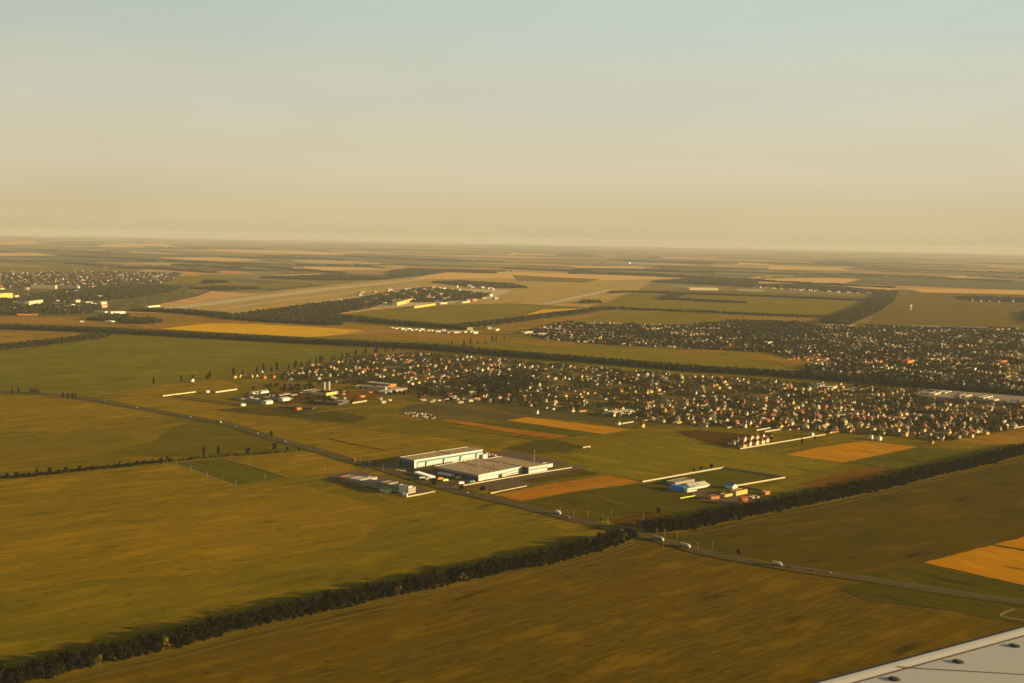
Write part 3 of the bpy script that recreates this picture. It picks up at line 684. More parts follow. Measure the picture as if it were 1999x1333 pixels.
# --- warehouse A
qA = para((808, 916), (942, 894), (780, 909.6))
eA, lA = hall('warehouse', qA, 13.2, 'white', 'flatroof', 'long white warehouse with a teal stripe and dark blue towers, behind the other one', 'warehouse')
onwall(eA, 'teal_stripe', lA[0], lA[1], .0, 1, 8.8, 11.2, 'teal', .16)
onwall(eA, 'white_corner', lA[0], lA[1], .0, .03, 0, 13.4, 'white', .9)
onwall(eA, 'teal_corner', lA[0], lA[1], .035, .05, 0, 9.4, 'teal', .5)
for s in (.17, .42, .665, .905):
    f = onwall(eA, 'dock_tower', lA[0], lA[1], s-.011, s+.011, 0, 8.6, 'teal', 1.6); onwall(eA, 'tower_panel', lA[0], lA[1], s-.005, s+.008, .2, 7.0, 'white', 1.75)
for i in range(34):
    s = .075+i*.0268
    if min(abs(s-t) for t in (.17, .42, .665, .905)) < .018: continue
    onwall(eA, 'dock_door', lA[0], lA[1], s-.008, s+.008, .6, 4.2, 'door', .2)
onwall(eA, 'window_band', lA[0], lA[1], .06, .99, 6.3, 6.9, 'door', .1)
onwall(eA, 'side_shade_panel', lA[3], lA[0], 0, 1, -.2, 9.5, 'navy', .1); onwall(eA, 'side_stripe', lA[3], lA[0], 0, 1, 9.6, 13.3, 'teal', .12)  # navy side panel: shade of the sunless wall put into its colour
mb = MB(); a = np.array(lA[0])*.46+np.array(lA[1])*.54; b = np.array(lA[3])*.46+np.array(lA[2])*.54; mb.cyl((*a, 13.7), (*b, 13.7), .45, n=6); mb.obj('roof_rib', M['brownroof'], eA)
a, b, d_ = np.array(lA[0]), np.array(lA[1]), np.array(lA[3])
for i in range(26):
    s, t = random.uniform(.04, .96), random.uniform(.15, .85); c_ = a+(b-a)*s+(d_-a)*t
    mb = MB(); mb.box(c_[0]-1.2, c_[0]+1.2, c_[1]-1.2, c_[1]+1.2, 13.5, 14.1); mb.obj('roof_light', M['whiteroof'], eA)
hall('gatehouse', rect((943, 895.5), (951.5, 893.6), 14), 6, 'white', 'flatroof', 'small pale annex at the right end of the long warehouse', 'building')
# --- warehouse B
qB = para((934, 940), (1020, 922.5), (848, 922))
eB, lB = hall('warehouse', qB, 9.0, 'white', 'flatroof', 'wide low warehouse with a great grey roof and white front, nearest the road', 'warehouse')
onwall(eB, 'wall_stripe', lB[0], lB[1], 0, .62, 5.0, 5.7, 'navy', .12); onwall(eB, 'side_shade_panel', lB[3], lB[0], 0, 1, -.2, 6.2, 'navy', .12); onwall(eB, 'side_band', lB[3], lB[0], 0, 1, 6.3, 9.2, 'greywall', .12)  # left side coloured navy to stand for its shade; front stripe is real
onwall(eB, 'gate', lB[0], lB[1], .155, .175, 0, 2.4, 'teal', .2); onwall(eB, 'gate', lB[0], lB[1], .44, .49, 0, 4.6, 'black', .2)
onwall(eB, 'canopy', lB[0], lB[1], .50, .60, .0, 4.8, 'cream', 2.6)
for i in range(14):
    s = .63+i*.026; onwall(eB, 'window', lB[0], lB[1], s-.007, s+.007, 1.0, 3.2, 'glass'); onwall(eB, 'window', lB[0], lB[1], s-.007, s+.007, 4.6, 6.4, 'glass')
a, b, d_ = np.array(lB[0]), np.array(lB[1]), np.array(lB[3])
mb = MB(); p_ = a+(b-a)*.52; mb.cyl((*p_, 9.4), (*(p_+d_-a), 9.4), .5, n=6); mb.obj('roof_rib', M['brownroof'], eB)
for i in range(60):
    s, t = random.uniform(.04, .96), random.uniform(.04, .96); c_ = a+(b-a)*s+(d_-a)*t
    mb = MB(); mb.box(c_[0]-1.1, c_[0]+1.1, c_[1]-1.1, c_[1]+1.1, 9.3, 10.0); mb.obj('roof_light', M['whiteroof'], eB)
qB2 = para((1032, 925), (1068, 919), (944, 908))
e2, l2 = hall('warehouse', qB2, 9.3, 'white', 'flatroof', 'warehouse wing with a windowed white front at the right of the pair', 'warehouse', nwin=9)
onwall(e2, 'wall_stripe', l2[0], l2[1], 0, 1, 4.6, 5.1, 'navy', .12); onwall(e2, 'side_shade_panel', l2[3], l2[0], 0, 1, -.2, 9.0, 'navy', .12)  # navy on the left side is painted shade, the front stripe is cladding
hall('annex', rect((1069, 913.5), (1079, 911.5), 12), 5, 'white', 'flatroof', 'small flat annex beside the right warehouse wing', 'building')
# --- roadside services left of the road
hall('service_building', rect((664, 938), (682, 941), 22), 5, 'orangewall', 'greyroof', 'low grey roofed shed with a reddish end wall, first of the roadside row', 'building')
hall('service_building', rect((683, 942), (702, 945), 24), 5.5, 'greywall', 'whiteroof', 'low shed with a pale flat roof in the roadside row', 'building')
hall('service_building', rect((704, 947), (743, 955), 16), 6, 'greywall', 'darkroof', 'long dark roofed building in the middle of the roadside row', 'building', nwin=7)
hall('service_building', rect((744, 955), (759, 958), 18), 9.5, 'greywall', 'greyroof', 'taller grey block beside the green kiosk', 'building', nwin=3, kind='flat')
hall('motel', rect((761, 958.5), (797, 965.5), 15), 8.5, 'greywall', 'darkroof', 'dark roofed block with a bright cream end wall by the road junction', 'building', nwin=8)
_q = rect((797, 965.5), (805, 963.6), 17); hall('motel_wing', _q, 10.5, 'white', 'greyroof', 'bright cream square block closing the roadside row', 'building')
hall('kiosk', rect((755, 962), (759, 963), 4), 5, 'lime', 'greenroof', 'small lime green kiosk in front of the grey blocks', 'kiosk')
hall('lean_to', rect((741, 959), (756, 963), 5), 2.2, 'white', 'whiteroof', 'low white roofed lean-to before the tall grey block', 'building')
hall('canopy_shelter', rect((712, 937.5), (724, 939.5), 14), 4, 'greywall', 'whiteroof', 'shelter with a white flat roof in the roadside yard', 'shelter')
hall('hut', rect((786, 969), (794, 969.5), 5), 3, 'white', 'whiteroof', 'white hut at the foot of the cream block', 'hut')
# --- compound with the blue arched hall
hall('arched_hall', rect((1307, 957), (1342, 962), 17), 4.5, 'blue', 'blue', 'blue arched hall with a vaulted blue roof inside the walled compound', 'building', kind='arch', rise=2.6)
hall('entrance_block', rect((1342, 962.5), (1360, 959.5), 8), 6, 'white', 'whiteroof', 'white glazed entrance block of the blue hall', 'building', ndoor=3, nwin=4)
for k, (a_, b_) in enumerate((((1344, 952), (1379, 946)), ((1348, 957), (1386, 950)))):
    hall('greenhouse', rect(a_, b_, 9), 3.2, 'white', 'whiteroof', ('far', 'near')[k]+' one of the two long white greenhouses behind the blue hall', 'greenhouse', kind='gable', rise=1.6)
hall('storage_hall', rect((1318, 948), (1356, 941), 16), 4, 'greywall', 'greyroof', 'low grey roofed store behind the blue hall', 'building')
hall('stable', rect((1430, 955), (1440, 953), 14), 4.5, 'white', 'blue', 'white gabled barn with a blue roof at the compound corner', 'barn', kind='gable')
hall('farm_block', rect((1415, 972), (1433, 968), 8), 4, 'yellowwall', 'brownroof', 'long yellow farm block left of the orange walled one', 'building', ndoor=3)
hall('farm_block', rect((1437, 969), (1459, 964.5), 9), 6.5, 'yellowwall', 'redroof', 'tall yellow farm block with red doors in the compound', 'building', ndoor=3)
hall('farm_block', rect((1388, 976), (1405, 974.5), 8), 4.5, 'orangewall', 'darkroof', 'reddish farm block with a dark roof', 'building', ndoor=2)
hall('brick_house', rect((1449, 986), (1462, 984.5), 9), 8, 'orangewall', 'redroof', 'bright orange house standing against the right hedgerow', 'house', kind='gable', rise=2, nwin=3)
hall('brick_shed', rect((1494, 966.5), (1503, 965), 7), 4, 'orangewall', 'whiteroof', 'small orange shed at the end of the grey wall', 'shed')
hall('shed', rect((1468, 975), (1482, 973), 6), 2.5, 'cream', 'greyroof', 'long low cream shed inside the farm compound', 'shed')
# --- boundary walls and fences
def wallrun(pix, h, m, label, th=.35, name='boundary_wall'):
    pts = [np.array(P(*p)) for p in pix]; c = pts[0]; e = empty(name, (c[0], c[1], 0), label, 'wall'); mb = MB(); pb = mb
    for i in range(len(pts)-1):
        a, b = pts[i]-c, pts[i+1]-c; L = np.linalg.norm(b-a); d = (b-a)/L; n = np.array([-d[1], d[0]])*th/2; k = max(1, int(L/6))
        mb.prism([tuple(a-n), tuple(b-n), tuple(b+n), tuple(a+n)], -.2, h)
        for j in range(k+1):
            q = a+d*L*j/k; pb.box(q[0]-.3, q[0]+.3, q[1]-.3, q[1]+.3, -.2, h+.25)
    mb.obj('wall_panel', M[m], e)
    return e
wallrun([(1254, 942), (1330, 928.5), (1413, 914)], 2.6, 'fencewhite', 'long bright white wall along the top of the walled compound')
wallrun([(1413, 914), (1533, 933)], 2.4, 'greywall', 'grey wall running right from the end of the long white wall')
wallrun([(1533, 933), (1440, 949)], 2.2, 'cream', 'pale wall closing the right side of the compound meadow')
wallrun([(1448, 950), (1500, 961)], 2.2, 'greywall', 'short grey wall between the barn and the orange shed')
wallrun([(1328, 974), (1357, 969)], 2, 'lime', 'short yellow green fence below the blue hall', .3, 'fence')
wallrun([(1445, 877), (1530, 863), (1611, 849)], 2.2, 'fencewhite', 'long white wall running right from the new orange houses')
wallrun([(1477, 841), (1504, 836.5)], 2.6, 'fencewhite', 'upper one of two short white walls below the village')
wallrun([(1493, 844), (1527, 838.5)], 2.6, 'fencewhite', 'lower one of two short white walls below the village')
wallrun([(905, 949), (990, 934), (1116, 914)], 2.0, 'cream', 'pale wall along the front of the wide warehouse')
wallrun([(958, 964), (1028, 950)], 1.8, 'cream', 'pale kerb wall of the empty parking yard')
wallrun([(794, 971), (849, 961)], 1.8, 'cream', 'pale wall below the cream roadside block')
wallrun([(318, 774), (382, 766)], 2.6, 'cream', 'long cream wall at the edge of the farm land on the left')
wallrun([(421, 767), (463, 761)], 3.2, 'cream', 'cream wall beside the long sheds')
wallrun([(688, 788), (716, 783.5)], 2.8, 'fencewhite', 'short white wall right of the dark store')
wallrun([(1138, 875), (1153, 873)], 2.5, 'fencewhite', 'lone short white wall in the open meadow')
wallrun([(855, 783), (895, 777)], 2.5, 'fencewhite', 'white wall below the left end of the village')
for i, (u, v, du) in enumerate([(1215, 828, 22), (1255, 823, 26), (1290, 818, 14), (1370, 833, 22), (1420, 836, 30), (1450, 832, 16), (1500, 826, 18), (1530, 822, 22), (1600, 822, 20), (1640, 812, 24), (1622, 806, 30), (1690, 836, 14), (1755, 840, 18), (1575, 828, 18), (1460, 808, 20), (1395, 815, 18), (1740, 818, 20), (1845, 803, 18), (1620, 846, 16), (1985, 836, 20)]):
    wallrun([(u, v), (u+du, v-du*.17)], 2.4, random.choice(['fencewhite', 'cream']), 'short pale garden wall among the first houses of the near village')['group'] = 'garden walls of the near village'

# --- farm sheds and silos
def lbl(i, s): return s
hall('barn', rect((454, 779), (520, 789), 16), 3.6, 'greywall', 'greyroof', 'longest grey shed of the farm, nearest the field', 'barn', kind='gable', rise=2.4)
hall('barn_end', rect((520, 789.5), (533, 787.5), 14), 5.5, 'white', 'whiteroof', 'white gabled end house of the longest farm shed', 'barn', kind='gable', rise=2)
hall('barn', rect((489, 775), (553, 783), 14), 3.6, 'greywall', 'greyroof', 'second long grey farm shed, just behind the longest', 'barn', kind='gable', rise=2.4)
hall('barn_end', rect((552, 784), (566, 782), 14), 6, 'white', 'whiteroof', 'white gabled house at the end of the second farm shed', 'barn', kind='gable', rise=2)
hall('barn', rect((494, 771), (525, 767), 12), 4.5, 'white', 'whiteroof', 'white long barn at the back of the farm sheds', 'barn', kind='gable', rise=2)
hall('grain_store', rect((590, 768), (636, 773), 45), 6, 'cream', 'greyroof', 'broad grey roofed store left of the silos', 'building')
hall('grain_store', rect((637, 773.5), (655, 770), 40), 6, 'yellowwall', 'whiteroof', 'yellow walled store to the right below the silos', 'building', ndoor=3)
hall('store', rect((612, 788), (660, 792), 26), 5, 'darkroof', 'brownroof', 'dark low store with ribbed roof below the grain stores', 'building')
hall('store', rect((660, 790), (680, 787), 24), 5, 'darkroof', 'whiteroof', 'dark store end with a pale roof', 'building')
hall('store', rect((545, 797), (610, 800), 14), 3.5, 'darkroof', 'brownroof', 'long dark shed nearest the field edge', 'building')
hall('workshop', rect((693, 758), (752, 761), 30), 5, 'cream', 'greyroof', 'long workshop with a pale grey roof right of the silos', 'building', nwin=8)
hall('workshop', rect((716, 752), (762, 757), 22), 7, 'orangewall', 'whiteroof', 'long pale roofed workshop with a reddish end wall', 'building')
hall('workshop', rect((752, 769), (795, 761), 20), 4, 'greywall', 'whiteroof', 'wide flat pale roof beside the dark trees', 'building')
hall('orange_shed', rect((580, 801), (589, 799.5), 7), 3.5, 'orangewall', 'orangewall', 'small orange shed alone at the field edge', 'shed', kind='gable', rise=1.2)
hall('shed', rect((472, 793), (480, 792), 5), 3.5, 'white', 'whiteroof', 'tiny white shed at the track below the farm', 'shed')
hall('shed', rect((404, 767), (409, 766), 4), 3.5, 'white', 'whiteroof', 'tiny white shed between the two cream walls', 'shed')
hall('sports_hall', rect((1192, 812), (1237, 808), 26), 5, 'white', 'whiteroof', 'large white roofed hall at the lower edge of the village', 'building', kind='arch', rise=3.5)
hall('hall', rect((930, 726), (941, 726.5), 14), 7, 'white', 'whiteroof', 'pale square building on the green inside the village', 'building')
hall('hall', rect((918, 771), (930, 770.5), 10), 7, 'cream', 'greyroof', 'cream two storey building at the left end of the village', 'building', nwin=4)
def silo(u, v, h, r, lab):
    x, y = P(u, v); e = empty('silo', (x, y, 0), lab, 'silo', 'grain silos'); mb = MB(); mb.cyl((0, 0, -.2), (0, 0, h), r, n=20); mb.obj('silo_drum', M['steel'], e)
    mb = MB(); mb.cyl((0, 0, h), (0, 0, h+r*.6), r*1.03, .3, 20); mb.obj('silo_roof', M['greyroof'], e)
silo(633, 763, 20, 2.8, 'left one of the two tall grey silos'); silo(642, 763, 21, 2.8, 'right one of the two tall grey silos')
# rubble yard
for i in range(34):
    u, v = random.uniform(790, 850), 0; v = 806+random.uniform(-3, 6)+(u-790)*.12; x, y = P(u, v); mb = MB()
    s = random.uniform(.7, 1.7); hd = random.uniform(0, 3); c_, s_ = math.cos(hd), math.sin(hd)
    q = [(s*(a*c_-b*s_*.6), s*(a*s_+b*c_*.6)) for a, b in ((-1, -1), (1, -1.1), (1.1, 1), (-.9, .8))]
    mb.prism(q, -.2, random.uniform(.8, 2.2)); o = mb.obj('concrete_block', M['white'], None, (x, y, .6)); tag(o, 'pale concrete block in the building material yard above the meadow', 'block', 'concrete blocks in the material yard')
# depot at the right
hall('depot', para((1790, 776), (2120, 802), (1792, 762)), 5, 'greywall', 'greyroof', 'very long grey roofed depot at the right edge behind the village', 'building')
for i, (u, v, w_) in enumerate([(1824, 776, 14), (1845, 773, 12), (1885, 780, 12), (1920, 784, 18), (1940, 788, 10)]):
    hall('depot_office', rect((u, v), (u+w_, v-w_*.25), 14), 8, 'cream', 'whiteroof', 'cream office block before the long grey depot', 'building', 'office blocks before the depot', nwin=3)
# far industrial sheds
for i, (u0, v0, u1, v1, h, lab) in enumerate([(1308, 563, 1345, 564, 12, 'left pale industrial shed on the horizon side of the airfield'), (1346, 566, 1402, 566.5, 16, 'longest bright industrial shed right of the airfield'), (1440, 568, 1492, 569, 9, 'right low industrial shed near the distant hamlet')]):
    hall('industrial_shed', rect((u0, v0), (u1, v1), 90), h, 'cream', 'whiteroof', lab, 'building')
for i, (u0, u1) in enumerate([(1780, 1835), (1842, 1865), (1872, 1896), (1900, 1927)]):
    hall('industrial_shed', rect((u0, 640+i*.8), (u1, 641+i*.8), 30), 8, 'greywall', 'whiteroof', ('longest', 'second', 'third', 'last')[i]+' of the pale sheds behind the far village', 'building')
for i, (u0, v0, u1, v1, h, w_, r_, lab) in enumerate([
    (-20, 586, 25, 583, 38, 'yellowwall', 'whiteroof', 'tall yellow apartment block at the left frame edge'), (24, 598, 56, 600, 30, 'cream', 'greyroof', 'cream apartment block left of the bright one'),
    (57, 600, 84, 596, 34, 'cream', 'whiteroof', 'brightest cream apartment block on the left'), (102, 598, 139, 600, 18, 'cream', 'greyroof', 'lower pale block right of the apartment blocks'), (128, 603, 139, 602, 16, 'white', 'whiteroof', 'small white block beside the lower pale block'),
    (60, 563, 108, 564, 28, 'cream', 'whiteroof', 'long cream block below the distant town'), (112, 563, 152, 564, 22, 'cream', 'whiteroof', 'second long cream block below the distant town'),
    (178, 610, 205, 611, 8, 'white', 'whiteroof', 'left white shed above the long shelterbelt'), (216, 613, 245, 612, 12, 'white', 'whiteroof', 'bright white shed above the long shelterbelt'), (33, 616, 73, 616, 9, 'orangewall', 'redroof', 'long red roofed building above the shelterbelt'),
    (156, 629, 163, 629, 6, 'white', 'whiteroof', 'tiny white shed in the stubble above the belt'), (212, 630, 224, 629, 7, 'white', 'whiteroof', 'small white shed beside the copse'), (144, 606, 160, 606, 14, 'white', 'whiteroof', 'white block right of the pale blocks'),
    (290, 600, 313, 598, 6, 'white', 'whiteroof', 'white hangar at the near end of the runway'),
    (775, 597, 807, 588, 22, 'yellowwall', 'brownroof', 'long yellow terminal building of the airport'), (809, 602, 850, 596, 14, 'yellowwall', 'redroof', 'yellow building with red roof at the airport edge'), (664, 588, 677, 587, 9, 'white', 'whiteroof', 'white hangar left of the airport trees'),
    (668, 596, 676, 595, 9, 'white', 'whiteroof', 'small white hangar nearer than the other'), (860, 594, 873, 593, 10, 'cream', 'whiteroof', 'cream building beside the airport trees'), (903, 592, 918, 590, 9, 'cream', 'whiteroof', 'cream hangar at the right end of the airport'),
    (720, 580, 760, 575, 10, 'greywall', 'greyroof', 'grey hangar behind the airport trees'), (790, 566, 830, 564, 10, 'greywall', 'whiteroof', 'far grey hangar at the taxiway'), (888, 583, 905, 581, 9, 'cream', 'greyroof', 'low cream hangar near the apron'),
    (912, 644, 923, 644, 12, 'cream', 'whiteroof', 'bright square building near the road junction'), (952, 643, 960, 643, 12, 'cream', 'whiteroof', 'second bright square building near the junction'), (968, 646, 975, 645, 9, 'cream', 'greyroof', 'small bright building right of the junction'),
    (1025, 652, 1040, 650, 9, 'cream', 'whiteroof', 'bright shed at the left tip of the far village'), (1048, 656, 1068, 653, 8, 'greywall', 'whiteroof', 'pale shed at the left tip of the far village'),
    (1500, 674, 1508, 673, 14, 'white', 'redroof', 'white tall house in the far village'), (1772, 714, 1784, 711, 18, 'orangewall', 'redroof', 'bright orange church-like block in the far village'), (1812, 706, 1835, 705, 10, 'yellowwall', 'whiteroof', 'yellow school block in the far village'),
    (1895, 725, 1907, 723, 9, 'white', 'whiteroof', 'white roofed building in the dark part of the far village'), (1955, 712, 1966, 710, 14, 'orangewall', 'redroof', 'reddish block at the right of the far village'), (1562, 639, 1570, 639, 10, 'white', 'whiteroof', 'white building on the top edge of the far village'),
    (1590, 757, 1617, 753, 6, 'greywall', 'blue', 'blue grey roofed hall behind the near village'), (1622, 760, 1633, 758, 6, 'cream', 'whiteroof', 'white roofed hall behind the near village'), (1664, 766, 1700, 759, 5, 'yellowwall', 'greyroof', 'long yellow wall building behind the near village'), (1228, 515, 1231, 515, 34, 'white', 'whiteroof', 'white tower block on the distant plain')]):
    hall('distant_building', rect((u0, v0), (u1, v1), 18 if abs(u1-u0) < 30 else 26), h*.75, w_, r_, lab, 'building')
# roadside sheds strip above the long belt
for i in range(26):
    u = 765+i*6.4+random.uniform(-2, 2); v = 642+(u-765)*.055+random.uniform(-1, 3)
    hall('market_shed', rect((u, v), (u+random.uniform(4, 9), v-.4), 12), random.uniform(4, 7), random.choice(['cream', 'white', 'greywall']), random.choice(['whiteroof', 'greyroof']), 'low pale shed in the roadside strip beyond the long shelterbelt', 'shed', 'roadside sheds beyond the long shelterbelt')
for i in range(70):
    u = random.uniform(700, 970); v = 600-(u-690)*.05-random.uniform(0, 30)
    hall('airport_building', rect((u, v), (u+random.uniform(2, 9), v-.5), 16), random.uniform(7, 15), random.choice(['cream', 'greywall', 'greywall', 'orangewall']), random.choice(['whiteroof', 'greyroof', 'redroof']), 'small pale building among the airport trees', 'building', 'small airport buildings')
for i in range(34):
    u = random.uniform(-8, 215); v = random.uniform(563, 612)-(u*.01)
    hall('town_building', rect((u, v), (u+random.uniform(4, 12), v-.8), 14), random.uniform(7, 14), random.choice(['cream', 'fencewhite', 'greywall']), random.choice(['whiteroof', 'greyroof', 'redroof']), 'small pale town building among the dark trees at the far left', 'building', 'town buildings at the far left')
for i in range(30):
    u = random.uniform(470, 900); v = 764+random.uniform(0, 22)+(u-470)*.012
    if 560 < u < 690 and v > 790: continue
    hall('outbuilding', rect((u, v), (u+random.uniform(4, 13), v-random.uniform(.3, 1.6)), random.uniform(5, 9)), random.uniform(2.5, 4.5), random.choice(['cream', 'fencewhite', 'greywall', 'orangewall', 'greywall']), random.choice(['greyroof', 'brownroof', 'darkroof', 'whiteroof']), 'small low outbuilding scattered around the farm and grain store', 'building', 'farm outbuildings')
# radar dome
x, y = P(1777, 605); e = empty('radar_station', (x, y, 0), 'white ball topped radar tower on the dull field at the right', 'tower')
mb = MB(); mb.cyl((0, 0, -.2), (0, 0, 16), 5, 3, 12); mb.obj('tower', M['white'], e)
bm_ = MB(); N = 12
for i in range(N):
    for j in range(6):
        f = lambda a, b: (9*math.cos(a)*math.cos(b), 9*math.sin(a)*math.cos(b), 22+9*math.sin(b))
        a0, a1 = 2*math.pi*i/N, 2*math.pi*(i+1)/N; b0, b1 = -1.5+3*j/6, -1.5+3*(j+1)/6
        bm_.face([f(a0, b0), f(a1, b0), f(a1, b1), f(a0, b1)])
bm_.obj('dome', M['white'], e)

# ------------------------------------------------------------------ houses
def house_parts(w, d, h, rise, hip=False):
    """ridge along x; walls w x d"""
    wv = MB(); a, b = w/2, d/2
    wv.prism([(-a, -b), (a, -b), (a, b), (-a, b)], -.3, h)
    rf = MB(); o = .45
    if hip:
        k = max(0, a-b)
        A = [(-a-o, -b-o, h-.1), (a+o, -b-o, h-.1), (a+o, b+o, h-.1), (-a-o, b+o, h-.1)]; r0, r1 = (-k, 0, h+rise), (k, 0, h+rise)
        rf.face([A[0], A[1], r1, r0]); rf.face([A[2], A[3], r0, r1]); rf.face([A[1], A[2], r1]); rf.face([A[3], A[0], r0]); rf.face(A[::-1])
    else:
        wv.face([(a, -b, h), (a, b, h), (a, 0, h+rise)]); wv.face([(-a, b, h), (-a, -b, h), (-a, 0, h+rise)])
        s = rise/b*o
        for t in (.02, .22):
            rf.face([(-a-o, -b-o, h-s+t), (a+o, -b-o, h-s+t), (a+o, 0, h+rise+t), (-a-o, 0, h+rise+t)]); rf.face([(a+o, b+o, h-s+t), (-a-o, b+o, h-s+t), (-a-o, 0, h+rise+t), (a+o, 0, h+rise+t)])
    ch = MB(); ch.box(a*.3, a*.3+.9, -b*.3, -b*.3+.9, h+rise*.4, h+rise+1.0)
    return wv, rf, ch
VAR = [(9, 8, 3.2, 2.6, False), (11, 9, 5.6, 3.4, False), (9.5, 9.5, 5.8, 3.8, True), (21, 6, 2.6, 1.6, False), (7.5, 7, 6.2, 4.4, False)]
HP = [house_parts(*v) for v in VAR]
WC = ['cream', 'fencewhite', 'yellowwall', 'orangewall', 'greywall']; RC = ['greyroof', 'redroof', 'brownroof', 'darkroof', 'whiteroof', 'greenroof']
WN = {'cream': 'cream', 'white': 'white', 'fencewhite': 'white', 'yellowwall': 'yellow', 'orangewall': 'orange', 'greywall': 'grey'}
RN = {'greyroof': 'grey', 'redroof': 'red', 'brownroof': 'brown', 'darkroof': 'dark', 'whiteroof': 'pale', 'greenroof': 'green'}
cache = {}
def pm(k, part, m):
    key = (k, part, m)
    if key not in cache: cache[key] = HP[k][part].mesh(('wall', 'roof', 'chimney')[part], [M[m]])
    return cache[key]
def pixof(x, y):
    d = np.array([x, y, -ALT]); f_ = d@fw; return W/2+F*(d@RT)/f_, Hh/2-F*(d@UP)/f_
def where(u, v):
    if u < 700: return 'in the left tip of the near village'
    if u < 900: return 'near the dark grove in the near village'
    if u < 1100: return 'above the garden plots in the near village'
    if u < 1260: return 'beside the large white roofed hall'
    if u < 1400: return 'above the dark ploughed plot'
    if u < 1540: return 'above the two short white walls'
    if u < 1680: return 'above the wheat plot on the right'
    if u < 1800: return 'between the wheat plot and the depot'
    return 'below the long grey depot at the right'
def put_house(x, y, k, wc, rc, hd, sc_, label, group):
    e = empty('house', (x, y, .5), label, 'house', group, -R(hd)); e.scale = (sc_, sc_, sc_*random.uniform(.9, 1.15))
    link('wall', pm(k, 0, wc), e); r = link('roof', pm(k, 1, rc), e); link('chimney', pm(k, 2, 'orangewall'), r)
def pickcol(u, v):
    wts = [.30, .16, .18, .14, .22] if u < 1300 else [.24, .12, .28, .22, .14]
    return random.choices(WC, wts)[0], random.choices(RC, [.14, .24, .26, .26, .02, .08])[0]
def village_pts(pix, spacing, hd, keep, nscale, cut, seed, jit=.3):
    """plots along lanes laid out on the village grid"""
    poly = [P(*p) for p in pix]; a = np.array(poly); d = np.array(vdir(hd)); n = np.array([-d[1], d[0]]); c = a.mean(0)
    U = (a-c)@d; V_ = (a-c)@n; us = np.arange(U.min(), U.max(), spacing[0]); vs = np.arange(V_.min(), V_.max(), spacing[1])
    g0, g1 = np.meshgrid(us, vs, indexing='ij'); g0 = g0+rng.uniform(-jit, jit, g0.shape)*spacing[0]; g1 = g1+rng.uniform(-jit, jit, g1.shape)*spacing[1]
    x = (c[0]+g0*d[0]+g1*n[0]).ravel(); y = (c[1]+g0*d[1]+g1*n[1]).ravel()
    k = inside(x, y, poly) & (np.abs(x) < y*.46+30) & (rng.uniform(0, 1, x.shape) < keep)
    if nscale: k &= vnoise(x, y, nscale, seed) > cut
    return np.stack([x[k], y[k]], 1)
hp = []
for q in village_pts(V1, (23, 34), 47, .70, 110, .32, 9, .42): hp.append((q, 47, 'v1'))
RIGHT1 = [(1250, 790), (1500, 775), (1760, 790), (1990, 812), (1985, 838), (1850, 858), (1700, 846), (1500, 836), (1280, 822)]
for q in village_pts(RIGHT1, (26, 30), 47, .6, 0, 0, 2, .45): hp.append((q, 47, 'v1'))
hp.sort(key=lambda t: t[0][1])
# new orange-roofed houses by the white wall
cl = []
for i, (u, v) in enumerate([(1428, 868), (1440, 865), (1452, 862), (1464, 859), (1476, 857), (1488, 856), (1500, 854), (1450, 874), (1462, 871.5), (1474, 868.5), (1486, 866), (1447, 870), (1494, 863)]):
    x, y = P(u, v); put_house(x, y, (1, 2, 4)[i % 3], random.choice(['cream', 'cream', 'yellowwall', 'orangewall']), random.choice(['redroof', 'redroof', 'brownroof']), 47, .95,
        'new house with a reddish roof in the isolated cluster above the white wall', 'new houses clustered by the long white wall')
for i, (u, v, wc, rc, lab) in enumerate([(458, 738, 'yellowwall', 'greyroof', 'tall yellow house beside the poplar at the left of the farm'), (469, 737, 'yellowwall', 'redroof', 'yellow red roofed house second in the small row by the poplars'), (479, 737, 'orangewall', 'redroof', 'orange house in the middle of the small row by the poplars'),
        (490, 737, 'yellowwall', 'brownroof', 'yellow brown roofed house in the small row by the poplars'), (501, 738, 'cream', 'redroof', 'cream house in the small row by the poplars'), (516, 739, 'orangewall', 'redroof', 'orange house right of the small row'), (534, 738, 'orangewall', 'redroof', 'last orange house of the small row'), (512, 727, 'white', 'greyroof', 'white house behind the small row'),
        (567, 743, 'white', 'darkroof', 'white gabled house left of the silos'), (622, 741, 'white', 'redroof', 'white house with a bright red roof behind the silos'), (1048, 808, 'cream', 'brownroof', 'cream tower-like house alone among the garden plots'), (1207, 829, 'cream', 'brownroof', 'cream house above the first wheat plot'),
        (1253, 834, 'yellowwall', 'redroof', 'yellow house at the corner of the village near the wheat plot'), (1630, 840, 'white', 'darkroof', 'white house alone on the lane right of the white wall'), (1868, 855, 'white', 'brownroof', 'white house alone below the right end of the village'), (1817, 866, 'orangewall', 'brownroof', 'orange house at the corner of the right wheat plot'),
        (1700, 857, 'white', 'whiteroof', 'white low house just above the right wheat plot'), (1716, 859, 'white', 'whiteroof', 'second white low house above the right wheat plot'), (375, 745, 'white', 'greenroof', 'white green roofed shed at the olive field edge'), (1353, 829, 'yellowwall', 'redroof', 'yellow tall house above the dark ploughed plot'), (1584, 852, 'cream', 'whiteroof', 'cream house at the end of the white wall')]):
    x, y = P(u, v); put_house(x, y, (1, 4, 2)[i % 3], wc, rc, 47, .8, lab, None)
NI = 262; rest = hp[NI:]
for q, hd, _ in hp[:NI]:
    u, v = pixof(*q); wc, rc = pickcol(u, v); k = random.choices(range(5), [.24, .22, .17, .15, .22])[0]
    put_house(q[0], q[1], k, wc, rc, hd+random.choice([0, 90])+random.uniform(-12, 12), random.uniform(.72, 1.08) if u > 1300 else random.uniform(.6, .88),
              f'{WN[wc]} house with a {RN[rc]} roof {where(u, v)}', 'houses of the near village')
